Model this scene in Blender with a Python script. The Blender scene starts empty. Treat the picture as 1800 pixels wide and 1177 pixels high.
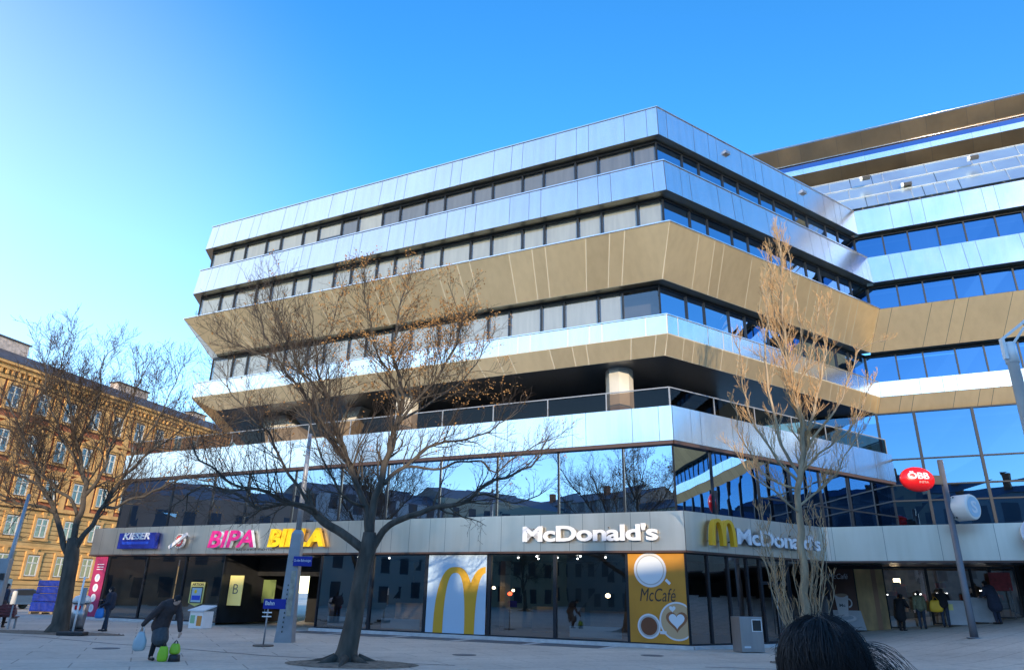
import bpy, math, random
from mathutils import Vector as V, Matrix, noise
R_ = math.radians
random.seed(7)
S = bpy.context.scene
# ------------------------------------------------------------------ camera
CAMF, PITCH, ROLL, CAMZ = 1219.855, 0.359499, 0.0218243, 1.65
cd = bpy.data.cameras.new('camera'); cam = bpy.data.objects.new('camera', cd); S.collection.objects.link(cam)
cd.sensor_width = 36; cd.sensor_fit = 'HORIZONTAL'; cd.lens = 36*CAMF/1800; cd.clip_end = 3000; cd.clip_start = 0.1
cF = V((0, math.cos(PITCH), math.sin(PITCH))); R0 = V((1, 0, 0)); U0 = V((0, -math.sin(PITCH), math.cos(PITCH)))
cR = R0*math.cos(ROLL)+U0*math.sin(ROLL); cU = U0*math.cos(ROLL)-R0*math.sin(ROLL)
cam.matrix_world = Matrix(((cR.x, cU.x, -cF.x, 0), (cR.y, cU.y, -cF.y, 0), (cR.z, cU.z, -cF.z, CAMZ), (0, 0, 0, 1)))
S.camera = cam
def at(px, py, Y):
    """photo pixel + distance north -> point in the place"""
    r = cF+cR*((px-900)/CAMF)+cU*((588.5-py)/CAMF)
    return V((0, 0, CAMZ))+r*(Y/r.y)
# ------------------------------------------------------------------ world, sun, exposure
SUN_EL, SUN_AZ = R_(13), R_(174)          # azimuth clockwise from north (+Y): the sun stands behind the camera
w = bpy.data.worlds.new('World'); S.world = w; w.use_nodes = True
wn = w.node_tree.nodes; wl = w.node_tree.links
for n_ in list(wn): wn.remove(n_)
out = wn.new('ShaderNodeOutputWorld'); bg = wn.new('ShaderNodeBackground'); bg.inputs[1].default_value = 0.13
sky = wn.new('ShaderNodeTexSky'); sky.sky_type = 'NISHITA'; sky.sun_disc = False
sky.sun_elevation = SUN_EL; sky.sun_rotation = SUN_AZ; sky.air_density = 1.0; sky.dust_density = 0.2; sky.ozone_density = 3.0
hs = wn.new('ShaderNodeHueSaturation'); hs.inputs['Saturation'].default_value = 1.27; hs.inputs['Hue'].default_value = .503; hs.inputs['Value'].default_value = 2.15
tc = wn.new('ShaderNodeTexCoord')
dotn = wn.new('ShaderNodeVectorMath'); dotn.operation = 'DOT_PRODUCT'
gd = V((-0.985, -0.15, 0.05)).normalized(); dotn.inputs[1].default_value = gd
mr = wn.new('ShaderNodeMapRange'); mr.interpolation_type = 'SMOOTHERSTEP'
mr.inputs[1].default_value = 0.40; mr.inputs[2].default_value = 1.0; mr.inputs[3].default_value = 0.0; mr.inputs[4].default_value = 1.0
glow = wn.new('ShaderNodeMixRGB'); glow.blend_type = 'ADD'; glow.inputs[2].default_value = (3.4, 3.2, 2.6, 1)  # glow added to the sky at left, whitens what the silver bands reflect
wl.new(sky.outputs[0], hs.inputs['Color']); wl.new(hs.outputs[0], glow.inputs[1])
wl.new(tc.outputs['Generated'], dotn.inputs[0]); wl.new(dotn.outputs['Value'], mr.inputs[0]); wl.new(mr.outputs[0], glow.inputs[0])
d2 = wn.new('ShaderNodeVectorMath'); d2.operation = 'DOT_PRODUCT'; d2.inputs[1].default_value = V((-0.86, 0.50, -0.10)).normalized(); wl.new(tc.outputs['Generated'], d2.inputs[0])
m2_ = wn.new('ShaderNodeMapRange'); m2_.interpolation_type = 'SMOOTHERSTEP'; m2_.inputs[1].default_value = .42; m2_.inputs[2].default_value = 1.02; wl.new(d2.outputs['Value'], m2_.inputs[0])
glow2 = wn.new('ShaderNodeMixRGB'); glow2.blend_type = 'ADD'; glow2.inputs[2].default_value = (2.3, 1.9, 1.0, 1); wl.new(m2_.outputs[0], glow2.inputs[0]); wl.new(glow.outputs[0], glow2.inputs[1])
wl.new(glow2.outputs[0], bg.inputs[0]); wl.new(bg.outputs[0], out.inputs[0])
sd = bpy.data.lights.new('sun', 'SUN'); sd.energy = 3.4; sd.angle = R_(0.5); sd.color = (1.0, 0.80, 0.55)
sun = bpy.data.objects.new('sun', sd); S.collection.objects.link(sun)
sdir = V((math.sin(SUN_AZ)*math.cos(SUN_EL), math.cos(SUN_AZ)*math.cos(SUN_EL), math.sin(SUN_EL)))
sun.rotation_euler = sdir.to_track_quat('Z', 'Y').to_euler(); sun.location = sdir*60
S.view_settings.view_transform = 'Standard'; S.view_settings.look = 'None'; S.view_settings.gamma = 1.0
S.view_settings.exposure = 0.75
S.cycles.max_bounces = 7; S.cycles.transparent_max_bounces = 12; S.cycles.glossy_bounces = 4; S.cycles.diffuse_bounces = 3
# ------------------------------------------------------------------ materials
def nt(name):
    m = bpy.data.materials.new(name); m.use_nodes = True
    t = m.node_tree; return m, t.nodes, t.links, t.nodes['Principled BSDF']
def mat(name, col, rough=0.6, metal=0.0, var=0.0, scale=3.0, bump=0.0, bscale=30.0, col2=None, stretch=None, emit=None, spec=None):
    m, N, L, P = nt(name)
    P.inputs['Base Color'].default_value = (*col, 1); P.inputs['Roughness'].default_value = rough; P.inputs['Metallic'].default_value = metal
    if spec is not None: P.inputs['Specular IOR Level'].default_value = spec
    c = N.new('ShaderNodeTexCoord'); src = c.outputs['Object']
    if stretch:
        mp = N.new('ShaderNodeMapping'); mp.inputs['Scale'].default_value = stretch; L.new(src, mp.inputs[0]); src = mp.outputs[0]
    if var or col2:
        t = N.new('ShaderNodeTexNoise'); t.inputs['Scale'].default_value = scale; t.inputs['Detail'].default_value = 6; L.new(src, t.inputs['Vector'])
        cr = N.new('ShaderNodeValToRGB'); c2 = col2 or tuple(min(1, x*(1+var)) for x in col); c1 = tuple(x*(1-var) for x in col)
        cr.color_ramp.elements[0].position = .32; cr.color_ramp.elements[1].position = .68
        cr.color_ramp.elements[0].color = (*c1, 1); cr.color_ramp.elements[1].color = (*c2, 1)
        L.new(t.outputs[0], cr.inputs[0]); L.new(cr.outputs[0], P.inputs['Base Color'])
    if bump:
        t = N.new('ShaderNodeTexNoise'); t.inputs['Scale'].default_value = bscale; t.inputs['Detail'].default_value = 5; L.new(src, t.inputs['Vector'])
        b = N.new('ShaderNodeBump'); b.inputs['Strength'].default_value = bump; b.inputs['Distance'].default_value = .02
        L.new(t.outputs[0], b.inputs['Height']); L.new(b.outputs[0], P.inputs['Normal'])
    if emit:
        P.inputs['Emission Color'].default_value = (*emit[:3], 1); P.inputs['Emission Strength'].default_value = emit[3]
    return m
def glass(name, tint, refl, gcol=(.9, .95, 1), wav=0.0, rough=0.0, graze=.55):
    m = bpy.data.materials.new(name); m.use_nodes = True; N = m.node_tree.nodes; L = m.node_tree.links
    for n_ in list(N): N.remove(n_)
    o = N.new('ShaderNodeOutputMaterial'); mx = N.new('ShaderNodeMixShader'); tr = N.new('ShaderNodeBsdfTransparent'); gl = N.new('ShaderNodeBsdfGlossy')
    tr.inputs[0].default_value = (*tint, 1); gl.inputs[0].default_value = (*gcol, 1); gl.inputs['Roughness'].default_value = rough
    lw = N.new('ShaderNodeLayerWeight'); lw.inputs[0].default_value = .35
    ma = N.new('ShaderNodeMapRange'); ma.inputs[3].default_value = refl; ma.inputs[4].default_value = min(1, refl+graze)
    L.new(lw.outputs['Fresnel'], ma.inputs[0]); L.new(ma.outputs[0], mx.inputs[0])
    L.new(tr.outputs[0], mx.inputs[1]); L.new(gl.outputs[0], mx.inputs[2]); L.new(mx.outputs[0], o.inputs[0])
    if wav:
        c = N.new('ShaderNodeTexCoord'); t = N.new('ShaderNodeTexNoise'); t.inputs['Scale'].default_value = .7; t.inputs['Detail'].default_value = 1
        b = N.new('ShaderNodeBump'); b.inputs['Strength'].default_value = wav; b.inputs['Distance'].default_value = .05
        L.new(c.outputs['Object'], t.inputs[0]); L.new(t.outputs[0], b.inputs['Height']); L.new(b.outputs[0], gl.inputs['Normal'])
    return m
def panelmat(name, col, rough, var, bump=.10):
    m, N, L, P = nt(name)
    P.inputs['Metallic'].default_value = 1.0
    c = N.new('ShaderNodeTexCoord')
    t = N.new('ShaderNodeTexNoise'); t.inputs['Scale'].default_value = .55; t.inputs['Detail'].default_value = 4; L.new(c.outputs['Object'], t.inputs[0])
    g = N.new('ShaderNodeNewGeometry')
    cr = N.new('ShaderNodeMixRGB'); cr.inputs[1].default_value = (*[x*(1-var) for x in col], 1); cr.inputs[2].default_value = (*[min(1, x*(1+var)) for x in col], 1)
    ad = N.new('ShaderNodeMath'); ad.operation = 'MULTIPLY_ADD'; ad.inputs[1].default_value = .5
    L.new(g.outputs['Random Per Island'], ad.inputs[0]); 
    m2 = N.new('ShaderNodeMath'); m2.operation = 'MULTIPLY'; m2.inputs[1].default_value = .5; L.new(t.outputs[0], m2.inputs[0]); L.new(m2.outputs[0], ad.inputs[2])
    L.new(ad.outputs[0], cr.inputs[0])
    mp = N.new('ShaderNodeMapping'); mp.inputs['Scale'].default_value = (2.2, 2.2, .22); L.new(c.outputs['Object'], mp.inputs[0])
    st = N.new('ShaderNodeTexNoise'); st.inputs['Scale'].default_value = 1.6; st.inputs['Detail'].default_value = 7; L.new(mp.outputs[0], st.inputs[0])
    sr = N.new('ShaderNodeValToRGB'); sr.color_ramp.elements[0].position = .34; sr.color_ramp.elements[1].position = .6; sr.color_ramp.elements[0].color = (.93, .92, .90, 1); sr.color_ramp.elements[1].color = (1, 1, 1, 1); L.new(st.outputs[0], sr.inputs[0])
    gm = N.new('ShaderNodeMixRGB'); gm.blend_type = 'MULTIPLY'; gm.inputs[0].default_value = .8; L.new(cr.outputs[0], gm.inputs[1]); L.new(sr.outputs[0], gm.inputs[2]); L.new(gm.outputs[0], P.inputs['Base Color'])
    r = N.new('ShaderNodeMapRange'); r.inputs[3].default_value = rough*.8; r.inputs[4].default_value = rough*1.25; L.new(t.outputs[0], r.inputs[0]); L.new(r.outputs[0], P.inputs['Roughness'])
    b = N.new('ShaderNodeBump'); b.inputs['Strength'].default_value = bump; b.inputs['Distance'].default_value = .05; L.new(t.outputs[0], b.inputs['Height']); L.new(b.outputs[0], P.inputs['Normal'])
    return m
M = {}
M['silver'] = panelmat('silver_panel', (.82, .84, .88), .22, .05); M['silver'].node_tree.nodes['Principled BSDF'].inputs['Metallic'].default_value = .97
M['fascia'] = panelmat('fascia_panel', (.66, .63, .57), .36, .05)
M['bronze'] = panelmat('bronze_panel', (.84, .65, .39), .32, .15); M['bronze'].node_tree.nodes['Principled BSDF'].inputs['Metallic'].default_value = .74
M['bronze_dark'] = panelmat('dark_bronze_panel', (.36, .28, .19), .36, .10)
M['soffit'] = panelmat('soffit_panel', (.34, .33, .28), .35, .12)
M['seam_dark'] = mat('dark_joint', (.10, .12, .15), .5, .6)
M['seam_light'] = mat('light_joint', (.78, .71, .56), .4, .4)
M['frame'] = mat('window_frame', (.018, .022, .03), .35, .3)
M['frame_brown'] = mat('brown_trim', (.10, .06, .05), .45, .4)
M['dark'] = mat('dark_interior', (.012, .013, .016), .7, var=.2)
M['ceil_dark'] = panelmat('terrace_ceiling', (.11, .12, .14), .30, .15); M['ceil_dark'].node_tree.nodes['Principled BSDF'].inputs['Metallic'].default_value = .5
M['room'] = mat('room_wall', (.06, .055, .05), .8, var=.25, scale=1.2)
M['blind'] = mat('blind_fabric', (.40, .42, .41), .85, var=.10, scale=.8, stretch=(6, 6, .6))
M['blind_d'] = mat('blind_fabric_dark', (.15, .155, .16), .85, var=.15, scale=.8, stretch=(6, 6, .6))
M['glass_up'] = glass('office_glass', (.80, .81, .80), .12, (.85, .93, 1), wav=.03)
M['glass_blue'] = glass('reflective_glass', (.25, .32, .42), .58, (.50, .70, .96), wav=.05)
M['glass_deep'] = glass('deep_blue_glass', (.20, .26, .36), .52, (.17, .36, .62), wav=.05)
M['glass_shop'] = glass('shop_glass', (.55, .60, .64), .20, (.9, .95, 1), wav=.03)
M['glass_rail'] = glass('railing_glass', (.34, .26, .19), .02, graze=.05)
M['concrete'] = mat('light_concrete', (.55, .52, .46), .75, var=.10, scale=1.5, bump=.15)
M['white'] = mat('white_paint', (.80, .80, .80), .4, var=.04, scale=4)
M['steel'] = mat('brushed_steel', (.36, .37, .39), .35, .9, var=.08, scale=5, stretch=(1, 1, .15))
M['galv'] = mat('galvanised_steel', (.30, .31, .33), .5, .4, var=.10, scale=3)
M['black'] = mat('black_plastic', (.02, .02, .022), .5)
M['soil'] = mat('tree_pit_soil', (.16, .13, .10), .95, var=.4, scale=6, bump=.9, bscale=18)
M['bark'] = mat('bark', (.068, .057, .045), .9, var=.35, scale=7, bump=.6, bscale=22, stretch=(1, 1, .25))
M['twig'] = mat('twig_bark', (.060, .040, .027), .85, var=.3, scale=2)
M['bark_pale'] = mat('pale_bark', (.33, .25, .16), .85, var=.3, scale=5, bump=.4, stretch=(1, 1, .25))
M['twig_pale'] = mat('pale_twig', (.55, .34, .16), .8, var=.25, scale=2)
M['seed'] = mat('dry_leaf_cluster', (.36, .19, .06), .8, var=.4, scale=8)
M['skin'] = mat('skin', (.52, .33, .25), .55, var=.06, scale=20)
def cloth(n, c, v=.18): return mat(n, c, .88, var=v, scale=14, bump=.5, bscale=9)
M['navy'] = cloth('navy_jacket', (.018, .026, .05)); M['jeans'] = cloth('dark_jeans', (.022, .035, .06)); M['blackcloth'] = cloth('black_cloth', (.010, .010, .013))
M['browncloth'] = cloth('dark_brown_coat', (.050, .034, .034)); M['greycloth'] = cloth('grey_skirt', (.07, .075, .085)); M['olive'] = cloth('olive_jacket', (.16, .17, .10))
M['shoe'] = mat('shoe_leather', (.012, .011, .012), .45)
M['hair'] = mat('black_hair', (.010, .008, .009), .62, var=.3, scale=40)
M['hairb'] = mat('brown_hair', (.035, .022, .015), .5, var=.3, scale=40)
M['red'] = mat('red_enamel', (.78, .010, .012), .22, var=.03)
M['blue'] = mat('blue_enamel', (.008, .025, .30), .35, var=.05)
M['kblue'] = mat('sign_blue', (.006, .022, .26), .35)
M['kblue2'] = mat('sign_bright_blue', (.01, .07, .55), .4)
M['pink'] = mat('magenta_face', (.62, .02, .24), .4); M['yellow'] = mat('yellow_face', (.85, .58, .01), .4); M['gold'] = mat('golden_yellow', (.80, .42, .01), .4)
M['goldd'] = mat('printed_gold', (.62, .33, .015), .55); M['letter'] = mat('white_letter', (.68, .70, .74), .4); M['banner'] = mat('magenta_banner', (.36, .025, .10), .6)
M['lside'] = mat('letter_return', (.22, .24, .27), .4); M['lwhite'] = mat('letter_side', (.60, .70, .78), .4)
# ground
def groundmat():
    m, N, L, P = nt('plaza_paving'); c = N.new('ShaderNodeTexCoord')
    a = N.new('ShaderNodeTexNoise'); a.inputs['Scale'].default_value = .22; a.inputs['Detail'].default_value = 7; a.inputs['Roughness'].default_value = .62; L.new(c.outputs['Object'], a.inputs[0])
    b = N.new('ShaderNodeTexNoise'); b.inputs['Scale'].default_value = 9; b.inputs['Detail'].default_value = 8; L.new(c.outputs['Object'], b.inputs[0])
    s = N.new('ShaderNodeTexNoise'); s.inputs['Scale'].default_value = 1.4; s.inputs['Detail'].default_value = 3; L.new(c.outputs['Object'], s.inputs[0])
    cr = N.new('ShaderNodeValToRGB'); cr.color_ramp.elements[0].position = .3; cr.color_ramp.elements[1].position = .72
    cr.color_ramp.elements[0].color = (.43, .38, .325, 1); cr.color_ramp.elements[1].color = (.62, .555, .475, 1); L.new(a.outputs[0], cr.inputs[0])
    m1 = N.new('ShaderNodeMixRGB'); m1.blend_type = 'MULTIPLY'; m1.inputs[0].default_value = .55
    c2 = N.new('ShaderNodeValToRGB'); c2.color_ramp.elements[0].position = .35; c2.color_ramp.elements[1].position = .6; c2.color_ramp.elements[0].color = (.74, .74, .74, 1); c2.color_ramp.elements[1].color = (1, 1, 1, 1)
    L.new(b.outputs[0], c2.inputs[0]); L.new(cr.outputs[0], m1.inputs[1]); L.new(c2.outputs[0], m1.inputs[2])
    m3 = N.new('ShaderNodeMixRGB'); m3.blend_type = 'MULTIPLY'; m3.inputs[0].default_value = .6
    c3 = N.new('ShaderNodeValToRGB'); c3.color_ramp.elements[0].position = .3; c3.color_ramp.elements[1].position = .42; c3.color_ramp.elements[0].color = (.72, .71, .70, 1); c3.color_ramp.elements[1].color = (1, 1, 1, 1)
    L.new(s.outputs[0], c3.inputs[0]); L.new(m1.outputs[0], m3.inputs[1]); L.new(c3.outputs[0], m3.inputs[2])
    mp = N.new('ShaderNodeMapping'); mp.inputs['Rotation'].default_value = (0, 0, R_(-26)); L.new(c.outputs['Object'], mp.inputs[0])
    br = N.new('ShaderNodeTexBrick'); br.inputs['Scale'].default_value = 1; br.inputs['Brick Width'].default_value = 2.4; br.inputs['Row Height'].default_value = 1.2; br.inputs['Mortar Size'].default_value = .018
    br.inputs['Color1'].default_value = (1, 1, 1, 1); br.inputs['Color2'].default_value = (.93, .93, .94, 1); br.inputs['Mortar'].default_value = (.42, .42, .42, 1); L.new(mp.outputs[0], br.inputs[0])
    m2 = N.new('ShaderNodeMixRGB'); m2.blend_type = 'MULTIPLY'; m2.inputs[0].default_value = .8; L.new(m3.outputs[0], m2.inputs[1]); L.new(br.outputs[0], m2.inputs[2])
    L.new(m2.outputs[0], P.inputs['Base Color']); P.inputs['Roughness'].default_value = .75
    bp = N.new('ShaderNodeBump'); bp.inputs['Strength'].default_value = .15; bp.inputs['Distance'].default_value = .02; L.new(b.outputs[0], bp.inputs['Height']); L.new(bp.outputs[0], P.inputs['Normal'])
    return m
M['paving'] = groundmat()
M['stripe'] = mat('pale_stone_strip', (.50, .50, .50), .7, var=.12, scale=4)
M['grate'] = mat('dark_paving', (.10, .11, .12), .7, var=.2, scale=5)
M['asphalt'] = mat('asphalt', (.07, .07, .072), .85, var=.2, scale=5, bump=.3)
# ------------------------------------------------------------------ mesh builder
class MB:
    def __init__(s): s.v = []; s.f = []; s.m = []; s.sm = []
    def add(s, vs, fs, mi=0, smooth=False):
        b = len(s.v); s.v += [tuple(x) for x in vs]
        for f in fs: s.f.append([b+i for i in f]); s.m.append(mi); s.sm.append(smooth)
    def quad(s, a, b, c, d, mi=0): s.add([a, b, c, d], [(0, 1, 2, 3)], mi)
    def poly(s, pts, mi=0): s.add(pts, [tuple(range(len(pts)))], mi)
    def box(s, c, size, mi=0, X=V((1, 0, 0)), Y=V((0, 1, 0)), Z=V((0, 0, 1))):
        c = V(c); x, y, z = X*size[0]/2, Y*size[1]/2, Z*size[2]/2
        vs = [c+x*i+y*j+z*k for k in (-1, 1) for j in (-1, 1) for i in (-1, 1)]
        s.add(vs, [(0, 2, 3, 1), (4, 5, 7, 6), (0, 1, 5, 4), (2, 6, 7, 3), (0, 4, 6, 2), (1, 3, 7, 5)], mi)
    def prism(s, pts, vec, mi=0, mside=None):
        n = len(pts); vec = V(vec); pts = [V(p) for p in pts]; b = len(s.v)
        s.v += [tuple(p) for p in pts]+[tuple(p+vec) for p in pts]
        s.f.append([b+i for i in range(n)][::-1]); s.m.append(mi); s.sm.append(False)
        s.f.append([b+n+i for i in range(n)]); s.m.append(mi); s.sm.append(False)
        for i in range(n):
            j = (i+1) % n; s.f.append([b+i, b+j, b+n+j, b+n+i]); s.m.append(mi if mside is None else mside); s.sm.append(False)
    def tube(s, pts, rad, k=8, mi=0, cap=True, smooth=True):
        n = len(pts); b = len(s.v); prev = None
        for i, p in enumerate(pts):
            d = (pts[min(i+1, n-1)]-pts[max(i-1, 0)])
            if d.length < 1e-9: d = V((0, 0, 1))
            d.normalize()
            if prev is None: u = d.orthogonal().normalized()
            else:
                u = prev-d*prev.dot(d); u = u.normalized() if u.length > 1e-6 else d.orthogonal().normalized()
            prev = u; w_ = d.cross(u); r = rad[i] if isinstance(rad, (list, tuple)) else rad
            for j in range(k):
                a = 2*math.pi*j/k; q = p+(u*math.cos(a)+w_*math.sin(a))*r; s.v.append((q.x, q.y, q.z))
        for i in range(n-1):
            for j in range(k):
                j2 = (j+1) % k; s.f.append([b+i*k+j, b+i*k+j2, b+(i+1)*k+j2, b+(i+1)*k+j]); s.m.append(mi); s.sm.append(smooth)
        if cap:
            s.f.append([b+j for j in range(k)][::-1]); s.m.append(mi); s.sm.append(False)
            s.f.append([b+(n-1)*k+j for j in range(k)]); s.m.append(mi); s.sm.append(False)
    def ell(s, c, r, X=V((1, 0, 0)), Y=V((0, 1, 0)), Z=V((0, 0, 1)), a=12, b=8, mi=0):
        c = V(c); vs = [c-Z*r[2]]; fs = []
        for i in range(1, b):
            t = math.pi*i/b
            for j in range(a):
                p = 2*math.pi*j/a; vs.append(c+X*r[0]*math.sin(t)*math.cos(p)+Y*r[1]*math.sin(t)*math.sin(p)-Z*r[2]*math.cos(t))
        vs.append(c+Z*r[2]); T = len(vs)-1
        for j in range(a): fs.append((0, 1+(j+1) % a, 1+j)); fs.append((T, T-a+j, T-a+(j+1) % a))
        for i in range(b-2):
            for j in range(a): fs.append((1+i*a+j, 1+i*a+(j+1) % a, 1+(i+1)*a+(j+1) % a, 1+(i+1)*a+j))
        s.add(vs, fs, mi, True)
    def cyl(s, c, r, h, k=24, mi=0, r2=None, Z=V((0, 0, 1)), smooth=True):
        c = V(c); s.tube([c, c+Z*h], [r, r if r2 is None else r2], k, mi, True, smooth)
    def mesh(s, name, mats):
        me = bpy.data.meshes.new(name); me.from_pydata(s.v, [], s.f)
        for m_ in mats: me.materials.append(m_)
        me.polygons.foreach_set('material_index', s.m); me.polygons.foreach_set('use_smooth', s.sm); me.update()
        return me
    def build(s, name, mats, parent=None, world=True, bevel=0):
        if not isinstance(mats, (list, tuple)): mats = [mats]
        return link(name, s.mesh(name, mats), parent, world, bevel)
def link(name, me, parent=None, world=True, bevel=0):
    o = bpy.data.objects.new(name, me); S.collection.objects.link(o)
    if parent is not None:
        o.parent = parent
        if world:
            if parent.type == 'EMPTY': o.matrix_parent_inverse = Matrix.Translation(-parent.location)
    if bevel:
        b = o.modifiers.new('bevel', 'BEVEL'); b.width = bevel; b.segments = 2; b.limit_method = 'ANGLE'
    return o
def tag(o, label=None, cat=None, group=None, kind=None):
    if label: o['label'] = label
    if cat: o['category'] = cat
    if group: o['group'] = group
    if kind: o['kind'] = kind
    return o
def root(name, loc, label, cat, group=None, rz=0):
    o = bpy.data.objects.new(name, None); S.collection.objects.link(o); o.location = loc; o.rotation_euler = (0, 0, rz); o.empty_display_size = .3
    return tag(o, label, cat, group)
def copy_tree(o, parent=None):
    c = o.copy(); S.collection.objects.link(c); c.parent = parent
    for ch in [x for x in S.objects if x.parent == o]: copy_tree(ch, c)
    return c
# ------------------------------------------------------------------ text and arches
_tc = {}
def text_mb(txt, width, height, depth, org, X, Y, mi_front=0, mi_side=1, bold=.02, shear=0.0, fit=True, mb=None, space=1.0):
    """letters with their left foot at org, along X, up Y"""
    key = (txt, bold, shear, space)
    if key not in _tc:
        cu = bpy.data.curves.new('t', 'FONT'); cu.body = txt; cu.size = 1; cu.offset = bold; cu.shear = shear; cu.space_character = space; cu.extrude = .5; cu.resolution_u = 4
        ob = bpy.data.objects.new('t', cu); S.collection.objects.link(ob); bpy.context.view_layer.update()
        me = bpy.data.meshes.new_from_object(ob.evaluated_get(bpy.context.evaluated_depsgraph_get()))
        vs = [tuple(v.co) for v in me.vertices]; fs = [(tuple(p.vertices), p.normal.z) for p in me.polygons]
        bpy.data.objects.remove(ob); bpy.data.curves.remove(cu); bpy.data.meshes.remove(me)
        _tc[key] = (vs, fs)
    vs, fs = _tc[key]
    x0 = min(v[0] for v in vs); x1 = max(v[0] for v in vs); y0 = min(v[1] for v in vs); y1 = max(v[1] for v in vs)
    Z = X.cross(Y); mb = mb or MB(); b = len(mb.v)
    for v in vs:
        p = org+X*((v[0]-x0)/(x1-x0)*width)+Y*((v[1]-y0)/(y1-y0)*height)+Z*((v[2]+.5)*depth); mb.v.append((p.x, p.y, p.z))
    for f, nz in fs:
        mb.f.append([b+i for i in f]); mb.m.append(mi_front if nz > .5 else mi_side); mb.sm.append(False)
    return mb
def arch_pts(x0, x1, h, w0, w1, n=28, p=2.3):
    """outline of one arch of the double-arch emblem: (outer, inner) point lists"""
    outer = []; inner = []; xm = (x0+x1)/2; hw = (x1-x0)/2
    for i in range(n+1):
        a = math.pi*i/n; c = math.cos(a); sn = math.sin(a)
        outer.append((xm-hw*math.copysign(abs(c)**.75, c), h*sn**.85)); inner.append((xm-(hw-w0)*math.copysign(abs(c)**.75, c), (h-w1)*sn**.85))
    return outer, inner
def arches(mb, org, X, Y, W, H, depth, wleg, wtop, mi=0, xmax=None):
    Z = X.cross(Y); half = (W+wleg)/2
    for k in range(2):
        o_, i_ = arch_pts(k*(W-half), k*(W-half)+half, H, wleg, wtop)
        zz = k*.003
        for j in range(len(o_)-1):
            q = [o_[j], o_[j+1], i_[j+1], i_[j]]
            if xmax is not None:
                if min(p_[0] for p_ in q) > xmax: continue
                q = [(min(p_[0], xmax), p_[1]) for p_ in q]
            mb.prism([org+X*a+Y*b_+Z*zz for a, b_ in q][::-1], Z*depth, mi)
# ------------------------------------------------------------------ ground
def gz(x, y):
    t = (x-14+.05*(y-28)); 
    h = .145*(.5*(t+math.sqrt(t*t+1.2)))
    f = max(0, min(1, (y-2)/10)); return min(h, 1.9)*f
def grid_axis(lo, hi, seq):
    return sorted(set([lo]+seq+[hi]))
gx = [-600, -300, -150, -80]+[-60+2*i for i in range(31)]+[1+i for i in range(44)]+[50, 60, 80, 150, 300, 600]
gy = [-600, -300, -120, -60, -30, -10]+[i*1.0 for i in range(0, 46)]+[50, 60, 80, 120, 200, 400, 900]
mb = MB(); nx = len(gx)
for y in gy:
    for x in gx: mb.v.append((x, y, gz(x, y)-.0))
for j in range(len(gy)-1):
    for i in range(nx-1): mb.f.append([j*nx+i, j*nx+i+1, (j+1)*nx+i+1, (j+1)*nx+i]); mb.m.append(0); mb.sm.append(True)
tag(mb.build('ground', M['paving']), kind='structure')
# ------------------------------------------------------------------ office building frame
P0 = V((6.652584, 27.153003, 0)); aD = V((-.89964, .436632, 0)); bD = V((.833503, .552515, 0)); nA = V((-.436632, -.89964, 0)); nB = V((.552515, -.833503, 0)); UP = V((0, 0, 1))
AX, BX = -aD, bD                       # left-to-right along each front, seen from the square
lD = V((-.17, .985, 0)).normalized(); nL = V((-.985, -.17, 0)).normalized()
COFF = -14.1
def A(u, o, z): return P0+aD*u+nA*o+UP*z
def B(v, o, z): return P0+bD*v+nB*o+UP*z
def C(w, o, z): return P0-aD*w+nA*(COFF+o)+UP*z
def isect(n1, d1, n2, d2):
    det = n1.x*n2.y-n1.y*n2.x; return V(((d1*n2.y-d2*n1.y)/det, (n1.x*d2-n2.x*d1)/det, 0))
dA0 = P0.dot(nA); dB0 = P0.dot(nB); dC0 = dA0+COFF
def ring(o, oL, uL=29.0, wend=None):
    """plan points: left-back, left-front, corner, inner corner (at the rear wing)"""
    L0 = (P0+aD*uL).dot(nL)+oL
    lf = isect(nL, L0, nA, dA0+o); cn = isect(nA, dA0+o, nB, dB0+o); ic = isect(nB, dB0+o, nA, dC0+o)
    return [lf+lD*24, lf, cn, ic]
def Z(p, z): return V((p.x, p.y, z))
PAT = [1.9, 1.05, .62]
def strip_panels(mb, pb0, pb1, pt0, pt1, mi=0, gap=.018, proud=.012, pat=PAT, seed=0, jit=.0035, start=0.0):
    """panels on the ruled face bottom pb0-pb1, top pt0-pt1"""
    rnd = random.Random(seed); Ln = (pb1-pb0).length; n = (pb1-pb0).cross(pt0-pb0).normalized(); s = -start; i = seed
    while s < Ln:
        wd = pat[i % len(pat)]*rnd.uniform(.96, 1.05); i += 1; e = min(s+wd, Ln); s0 = max(s, 0); s = s+wd
        if e-s0 < .08: continue
        t0 = (s0+gap/2)/Ln; t1 = (e-gap/2)/Ln; up0 = (pt0-pb0).normalized()*gap*.5
        q = [pb0.lerp(pb1, t0)+up0, pb0.lerp(pb1, t1)+up0, pt0.lerp(pt1, t1)-up0, pt0.lerp(pt1, t0)-up0]
        mb.poly([p+n*(proud+rnd.uniform(-jit, jit)) for p in q], mi)
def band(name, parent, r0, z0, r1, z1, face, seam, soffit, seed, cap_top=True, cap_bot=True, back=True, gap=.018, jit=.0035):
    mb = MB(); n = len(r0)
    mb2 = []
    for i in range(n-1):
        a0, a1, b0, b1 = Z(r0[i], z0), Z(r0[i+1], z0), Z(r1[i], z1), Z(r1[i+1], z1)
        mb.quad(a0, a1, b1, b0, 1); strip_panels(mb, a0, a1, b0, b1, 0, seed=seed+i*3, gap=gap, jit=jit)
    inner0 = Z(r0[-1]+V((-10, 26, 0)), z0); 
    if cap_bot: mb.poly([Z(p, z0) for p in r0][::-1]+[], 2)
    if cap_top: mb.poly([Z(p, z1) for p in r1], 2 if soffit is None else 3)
    return mb.build(name, [face, seam, soffit or face, M['seam_dark']], parent)
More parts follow.
